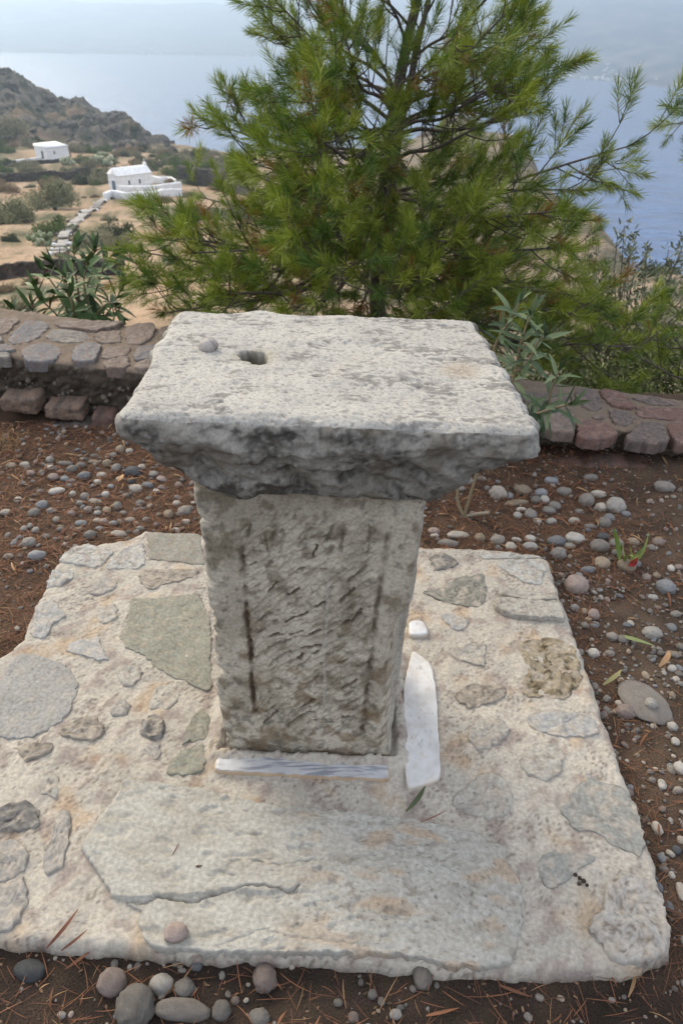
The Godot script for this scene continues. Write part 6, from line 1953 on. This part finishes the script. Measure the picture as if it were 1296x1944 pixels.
	cyl.height = top
	obj("pole", cyl, plain(lin(0.2, 0.2, 0.2)), pole).position = Vector3(0, top / 2.0 - 0.6, 0)
	part("cabinet", Vector3(-0.7, top - 0.85, -0.5), Vector3(0.7, top + 0.85, 0.5), plain(lin(0.035, 0.045, 0.075), 0.6), pole)
	part("side_panel", Vector3(-0.78, top - 0.8, -0.45), Vector3(-0.702, top + 0.8, 0.45), plain(lin(0.45, 0.5, 0.55), 0.6), pole)
	# walls
	terrace_wall("white_terrace_wall", [-44.3, -154.0, -41.8, -155.1, -39.1, -158.7, -34.6, -165.2], 1.5, 0.5, M.whitewash, "white terrace wall just below the chapel's long side", Color.WHITE)
	terrace_wall("white_terrace_wall", [-42.7, -138.8, -42.3, -142.2, -39.4, -140.4, -36.8, -141.2, -34.4, -143.0, -32.2, -153.4], 1.3, 0.5, M.whitewash, "lower white retaining wall curving below the chapel terrace", Color.WHITE)
	terrace_wall("white_terrace_wall", [-45.1, -183.2, -42.4, -180.5, -41.6, -180.5], 1.1, 0.4, M.whitewash, "short white parapet right beside the chapel", Color.WHITE)
	terrace_wall("white_terrace_wall", [-46.5, -190.1, -42.8, -190.3, -38.9, -180.5], 1.0, 0.4, M.whitewash, "white parapet of the chapel yard's far side", Color.WHITE)
	terrace_wall("dry_stone_wall", [-83.6, -183.2, -73.2, -184.5, -67.0, -187.8, -65.3, -203.4], 1.8, 0.7, M.rock, "dark dry stone terrace wall below the pale field by the white house", Color(0.15, 0.125, 0.10))
	terrace_wall("dry_stone_wall", [-27.9, -57.5, -23.6, -56.1, -19.8, -55.6, -16.0, -54.4], 1.1, 0.6, M.rock, "nearest dark dry stone wall, beyond the oleander", Color(0.15, 0.12, 0.10))
	terrace_wall("dry_stone_wall", [-39.4, -186.2, -31.2, -181.0, -23.4, -167.3, -18.6, -154.2], 3.6, 0.8, M.rock, "tall dark dry stone wall right of the chapel", Color(0.17, 0.145, 0.125))
	terrace_wall("dry_stone_wall", [-100.3, -222.0, -94.1, -224.7, -90.1, -229.9, -82.2, -233.0], 1.1, 0.6, M.rock, "dry stone wall in front of the white house", Color(0.13, 0.12, 0.09))
	# stepped white path
	var path := thing("stone_path", "white edged stepped stone path winding down from the chapel", "path")
	var line := points([-42.7, -142.2, -42.5, -137.0, -42.2, -132.7, -40.5, -124.9, -39.0, -118.1, -38.0, -112.4, -36.4, -105.4, -35.0, -99.1, -34.1, -93.7, -33.3, -90.5, -30.7, -82.2, -27.7, -72.9])
	rng.seed = 15
	for i in line.size() - 1:
		for s in 4:
			var p := line[i].lerp(line[i + 1], s / 4.0)
			var d := (line[i + 1] - line[i]).normalized()
			var o := obj("step", block(Vector3(0.6, 0.15, 0.4), 0.1, 6, 3, 4, func(q, e): return q + e * 0.1 * na.get_noise_3d(q.x + p.x, q.y, q.z + p.y), func(_p, _d): return Color(0.44, 0.41, 0.37)), M.pathstone, path)
			o.transform = Transform3D(Basis(Vector3(d.y, 0, -d.x), Vector3.UP, Vector3(d.x, 0, d.y)), Vector3(p.x, ground_at(p.x, p.y) + 0.2, p.y))
			for e in [-1.0, 1.0]:
				if rng.randf() < 0.4: continue
				var k := obj("kerb_stone", boulder(rng.randi() % 4), M.whitewash if rng.randf() < 0.4 else M.rock, path)
				k.transform = o.transform * Transform3D(Basis(Vector3.UP, r1(0, 6)).scaled_local(Vector3(0.19, 0.13, 0.19) * r1(0.4, 1.2)), Vector3(e * 0.8, 0.05, r1(-0.3, 0.3)))


func terrace_wall(called: String, flat: Array, h: float, thick: float, m: Material, label: String, col: Color) -> void:
	var line := points(flat)
	var total := 0.0
	for i in line.size() - 1: total += line[i].distance_to(line[i + 1])
	var at := func(t: float) -> Vector2:
		var go := t * total
		for i in line.size() - 1:
			var l := line[i].distance_to(line[i + 1])
			if go <= l or i == line.size() - 2: return line[i].lerp(line[i + 1], go / l)
			go -= l
		return line[-1]
	var white := col == Color.WHITE
	var mesh := block(Vector3(0.5, 0.5, 0.5), 0.02, clampi(int(total / 0.5), 12, 120), 8, 4, func(q, d):
		var t: float = clampf(q.x + 0.5, 0.0, 1.0)
		var c: Vector2 = at.call(t)
		var f: Vector2 = (at.call(minf(t + 0.03, 1.0)) - at.call(maxf(t - 0.03, 0.0))).normalized()
		var n := Vector2(-f.y, f.x)
		var p := Vector3(c.x + n.x * q.z * thick, 0, c.y + n.y * q.z * thick)
		p.y = ground_at(c.x, c.y) - 0.8 + (q.y + 0.5) * (h + 0.8)
		var k := 0.025 if white else 0.28
		return p + d * k * (na.get_noise_3d(p.x * 0.8, p.y * 1.2, p.z * 0.8) + nb.get_noise_3d(p.x * 2.5, p.y * 3.0, p.z * 2.5)), func(p, _d):
		return Color.WHITE if white else lerp3(col, col * 0.45, nb.get_noise_3d(p.x * 1.7, p.y * 2.5, p.z * 1.7) + 0.4))
	tag(obj(called, mesh, m), label, "wall")


# ------------------------------------------------------------------ rocks, shrubs, trees on the slope
func boulder(k: int) -> ArrayMesh:
	if boulder_meshes.is_empty():
		for i in 6:
			var s := 23.0 * i
			boulder_meshes.append(block(Vector3.ONE, 0.22, 9, 9, 9, func(q, d):
				return q + d * (0.5 * na.get_noise_3d(q.x * 0.7, q.y * 0.7, q.z * 0.7 + s) + 0.3 * nr.get_noise_3d(q.x, q.y, q.z + s)), func(p, _d):
				return lerp3(lerp3(Color(0.21, 0.19, 0.16), Color(0.11, 0.098, 0.083), na.get_noise_3d(p.x, p.y, p.z + s) + 0.4), Color(0.30, 0.23, 0.15), smoothstep(0.2, 0.5, nb.get_noise_3d(p.x, p.y, p.z + s)))))
	return boulder_meshes[k]


func hillside() -> void:
	rng.seed = 99
	for k in 70:
		var b := deg_to_rad(r1(-25.0, -12.2))
		var d := r1(305.0, 412.0)
		var x := sin(b) * d
		var z := -cos(b) * d
		var o := obj("boulder", boulder(rng.randi() % 6), M.rock)
		var s: float = r1(0.6, 1.8) if rng.randf() < 0.85 else r1(1.8, 3.2)
		o.position = Vector3(x, surface_at(x, z) + s * 0.1, z)
		o.rotation = Vector3(r1(-0.4, 0.4), r1(0, 6.2), r1(-0.4, 0.4))
		o.scale = Vector3(s, s * r1(0.6, 1.1), s * r1(0.7, 1.2))
		tag(o, "grey brown boulder on the rocky hill at the left", "boulder", "boulders on the rocky hill")


var clouds := {}


func cloud(kind: String, k: int) -> ArrayMesh:
	var key := kind + str(k)
	if not clouds.has(key):
		match kind:
			"olive": clouds[key] = leaf_cloud(500 + k, 5200, 34, 0.075, Vector3(1, 0.72, 1), Color(0.12, 0.13, 0.06), Color(0.26, 0.25, 0.14))
			"grey": clouds[key] = leaf_cloud(520 + k, 3000, 22, 0.095, Vector3(1, 0.6, 1), Color(0.12, 0.12, 0.065), Color(0.26, 0.235, 0.145))
			"green": clouds[key] = leaf_cloud(540 + k, 2600, 18, 0.10, Vector3(1, 0.55, 1), Color(0.055, 0.085, 0.02), Color(0.14, 0.17, 0.05))
			"dark": clouds[key] = leaf_cloud(560 + k, 2600, 18, 0.10, Vector3(1, 0.55, 1), Color(0.035, 0.045, 0.018), Color(0.075, 0.085, 0.035))
			"brown": clouds[key] = leaf_cloud(580 + k, 2200, 16, 0.10, Vector3(1, 0.45, 1), Color(0.15, 0.11, 0.06), Color(0.27, 0.20, 0.12))
	return clouds[key]


var shrub_count := 0


func shrub(x: float, z: float, r: float, kind: String, label := "") -> void:
	shrub_count += 1
	var words: String = {"olive": "grey green olive tree with a dark trunk", "grey": "rounded grey green bush", "green": "bright green low bush", "dark": "dark green bush", "brown": "dry brownish scrub bush"}[kind]
	var o := thing("olive_tree" if kind == "olive" else "bush", label if label else words + " on the slope left below the wall", "tree" if kind == "olive" else "bush", Vector3(x, surface_at(x, z), z), "" if kind == "olive" else kind + " bushes on the slope")
	o.rotation.y = shrub_count * 1.7
	var k := shrub_count % 3
	if kind == "olive":
		var st := start()
		var h := r * 0.55
		for a in 4:
			var e := Vector3(cos(a * 1.6) * r * 0.5, h * 2.0, sin(a * 1.6) * r * 0.5)
			tube(st, curve([Vector3(0, -0.3, 0), Vector3(0.05 * a, h * 0.6, 0), e * 0.8], 4), r * 0.055, r * 0.015, 7, Color(0.07, 0.06, 0.05), 0.3)
		obj("trunk", done(st), M.bark, o)
		var c := obj("crown", cloud(kind, k), M.bushleaf, o)
		c.position = Vector3(0, h * 0.35, 0)
		c.scale = Vector3(r * 1.1, r * 1.25, r * 1.1)
	else:
		var c := obj("foliage", cloud(kind, k), M.bushleaf, o)
		c.scale = Vector3(r, r * (1.25 + 0.25 * sin(shrub_count * 2.1)), r)
		c.position = Vector3(0, -0.12 * r, 0)


func prickly_pear(x: float, z: float, r: float, k: int) -> void:
	var spots := ["in the ochre field near the two olive trees", "beside the chapel's far left, tallest of the clump", "left of the tallest clump behind the chapel", "beside the white house", "at the right end of the chapel yard", "close behind the wall, glimpsed left of the slab"]
	var o := thing("prickly_pear", "prickly pear cactus with pale pads " + spots[k], "cactus", Vector3(x, ground_at(x, z), z))
	rng.seed = 700 + k
	var pads := 46
	for i in pads:
		var pad := obj("pad", pad_mesh(), plain(lerp3(Color(0.11, 0.14, 0.06), Color(0.42, 0.42, 0.30), pow(rng.randf(), 2.2)).linear_to_srgb(), 0.5), o)
		var a := r1(0, TAU)
		var rad := sqrt(rng.randf()) * r * 0.85
		var s := r * r1(0.14, 0.22)
		pad.transform = Transform3D(Basis.from_euler(Vector3(r1(-0.5, 0.5), r1(0, 6.2), r1(-0.5, 0.5))).scaled_local(Vector3(s * 0.75, s, s * 0.75)), Vector3(cos(a) * rad, r1(0.05, 0.95) * r * (1.0 - 0.45 * rad / r), sin(a) * rad))


var pad_shape: SphereMesh


func pad_mesh() -> SphereMesh:
	if pad_shape == null:
		pad_shape = SphereMesh.new()
		pad_shape.radius = 1.0
		pad_shape.height = 2.0
		pad_shape.radial_segments = 10
		pad_shape.rings = 6
	return pad_shape


func shrubs() -> void:
	rng.seed = 55
	shrub(-44.7, -104.5, 3.31, "olive", "large grey green olive tree below the dry stone terrace wall, first from the left")
	shrub(-48.1, -129.2, 4.65, "olive", "large grey green olive tree below the dry stone terrace wall, second from the left")
	shrub(-26.3, -81.5, 3.15, "grey", "large rounded grey green bush beyond the nearest dry stone wall")
	shrub(-22.9, -76.4, 2.20, "grey", "large rounded grey green bush right of the nearest dry stone wall")
	shrub(-32.8, -130.3, 2.47, "dark", "middling dark green bush below the chapel")
	shrub(-38.5, -87.7, 1.47, "dark", "middling dark green bush beyond the nearest dry stone wall")
	shrub(-119.4, -287.8, 8.59, "grey", "large rounded grey green bush beyond the dry stone terrace wall")
	shrub(-115.6, -298.4, 6.86, "grey", "middling rounded grey green bush left of the rocky hill")
	shrub(-94.9, -275.8, 5.36, "grey", "middling rounded grey green bush below the rocky hill, first from the left")
	shrub(-97.0, -232.0, 2.31, "dark", "small dark green bush left of the dry stone terrace wall, first from the left")
	shrub(-68.9, -203.4, 3.29, "green", "middling bright green bush right of the dry stone terrace wall, second from the left")
	shrub(-64.9, -210.1, 1.89, "green", "small bright green bush left of the chapel, second from the left")
	shrub(-99.2, -231.9, 1.24, "green", "small bright green bush left of the dry stone terrace wall")
	shrub(-69.8, -255.0, 2.43, "grey", "small rounded grey green bush beyond the chapel, second from the left")
	shrub(-57.3, -226.9, 2.87, "green", "middling bright green bush beyond the chapel")
	shrub(-53.7, -227.3, 1.86, "dark", "small dark green bush beyond the chapel yard")
	shrub(-51.6, -238.7, 3.74, "grey", "middling rounded grey green bush left of the bay shore, second from the left")
	shrub(-66.0, -281.7, 4.43, "grey", "middling rounded grey green bush left of the bay shore, first from the left")
	shrub(-41.8, -211.5, 3.96, "green", "middling bright green bush below the bay shore, first from the left")
	shrub(-33.5, -190.9, 2.97, "green", "middling bright green bush below the bay shore, second from the left")
	shrub(-41.5, -190.3, 2.39, "dark", "middling dark green bush beyond the chapel yard")
	shrub(-35.3, -183.6, 3.44, "dark", "middling dark green bush right of the chapel yard")
	shrub(-35.8, -226.6, 2.81, "grey", "middling rounded grey green bush below the bay shore")
	shrub(-37.9, -250.6, 3.11, "grey", "middling rounded grey green bush right of the bay shore, first from the left")
	shrub(-41.8, -240.1, 1.79, "dark", "small dark green bush below the bay shore")
	shrub(-43.7, -256.7, 2.39, "grey", "small rounded grey green bush below the bay shore")
	shrub(-55.6, -176.8, 1.82, "green", "small bright green bush left of the chapel, first from the left")
	shrub(-64.1, -190.3, 1.60, "grey", "small rounded grey green bush right of the dry stone terrace wall")
	shrub(-68.4, -171.8, 1.70, "dark", "small dark green bush left of the dry stone terrace wall, second from the left")
	shrub(-68.5, -181.7, 2.38, "green", "middling bright green bush right of the dry stone terrace wall, first from the left")
	shrub(-86.2, -213.6, 1.83, "grey", "small rounded grey green bush left of the dry stone terrace wall")
	shrub(-76.0, -242.9, 3.12, "grey", "middling rounded grey green bush below the rocky hill, second from the left")
	shrub(-68.9, -236.8, 2.27, "grey", "small rounded grey green bush beyond the chapel, first from the left")
	shrub(-17.3, -37.9, 1.15, "grey", "large rounded grey green bush left of the nearest dry stone wall")
	shrub(-17.0, -42.3, 0.84, "brown", "middling dry brownish bush below the nearest dry stone wall")
	shrub(-21.8, -47.6, 0.96, "brown", "middling dry brownish bush left of the nearest dry stone wall, first from the left")
	shrub(-21.6, -51.1, 0.85, "brown", "middling dry brownish bush left of the nearest dry stone wall, third from the left")
	shrub(-26.7, -60.5, 1.01, "brown", "middling dry brownish bush left of the nearest dry stone wall, second from the left")
	shrub(-27.2, -72.8, 0.95, "brown", "middling dry brownish bush beyond the nearest dry stone wall")
	shrub(-49.4, -154.6, 1.19, "brown", "small dry brownish bush right of the dry stone terrace wall, second from the left")
	shrub(-51.6, -154.9, 1.00, "brown", "small dry brownish bush right of the dry stone terrace wall, first from the left")
	shrub(-32.6, -106.9, 1.37, "grey", "middling rounded grey green bush right of the stepped path")
	shrub(-51.8, -255.7, 2.40, "grey", "small rounded grey green bush left of the bay shore")
	shrub(-49.7, -267.0, 2.50, "brown", "small dry brownish bush left of the bay shore")
	shrub(-73.1, -281.2, 3.03, "brown", "small dry brownish bush beyond the chapel")
	shrub(-27.0, -184.3, 2.85, "green", "middling bright green bush below the bay shore, third from the left")
	shrub(-28.3, -213.3, 2.64, "grey", "middling rounded grey green bush right of the bay shore, second from the left")
	shrub(-27.1, -169.8, 3.16, "brown", "middling dry brownish bush below the bay shore")
	prickly_pear(-34.6, -87.2, 1.72, 0)
	prickly_pear(-68.1, -226.0, 3.33, 1)
	prickly_pear(-71.1, -231.2, 2.96, 2)
	prickly_pear(-77.3, -222.8, 2.31, 3)
	prickly_pear(-38.3, -183.4, 1.15, 4)
	prickly_pear(-14.6, -62.7, 0.79, 5)
	# low scrub between the fields on the left slope
	rng.seed = 58
	var made := 0
	while made < 150:
		var b := deg_to_rad(r1(-29.0, -7.0))
		var d := r1(90.0, 300.0)
		var x := sin(b) * d
		var z := -cos(b) * d
		if Vector2(x + 45.0, z + 166.0).length() < 13.0 or Vector2(x + 87.0, z + 243.0).length() < 13.0: continue
		if na.get_noise_2d(x * 0.03, z * 0.03) + (0.25 if d > 180.0 else -0.12) < 0.05: continue
		if d < 150.0 and rad_to_deg(b) < -17.0 and rng.randf() < 0.45: continue
		made += 1
		var kind: String = ["grey", "green", "brown", "grey", "dark"][made % 5]
		shrub(x, z, r1(1.5, 4.2), kind, ["low grey green bush", "low bright green bush", "low dry brown bush", "low grey green bush", "low dark bush"][made % 5] + " among the fields and scrub around the chapel")
	# scrub on the hill and on the slope behind the pine
	rng.seed = 56
	for k in 50:
		var b := deg_to_rad(r1(-25.0, -12.0))
		var d := r1(295.0, 412.0)
		var x := sin(b) * d
		shrub(x, -cos(b) * d, r1(1.2, 3.6), "dark", "dark scrub bush among the rocks of the left hill")
	for k in 44:
		var b := deg_to_rad(r1(-10.0, 23.0))
		var d := r1(22.0, 130.0) if k < 30 else r1(130.0, 330.0)
		if b > deg_to_rad(13.0): d = minf(d, r1(20.0, 70.0))
		var x := sin(b) * d
		shrub(x, -cos(b) * d, r1(0.6, 1.6) * (0.7 + d / 150.0), ["grey", "green", "brown", "dark"][k % 4], ["grey green bush", "bright green bush", "dry brown bush", "dark green bush"][k % 4] + " on the slope seen through the pine branches")
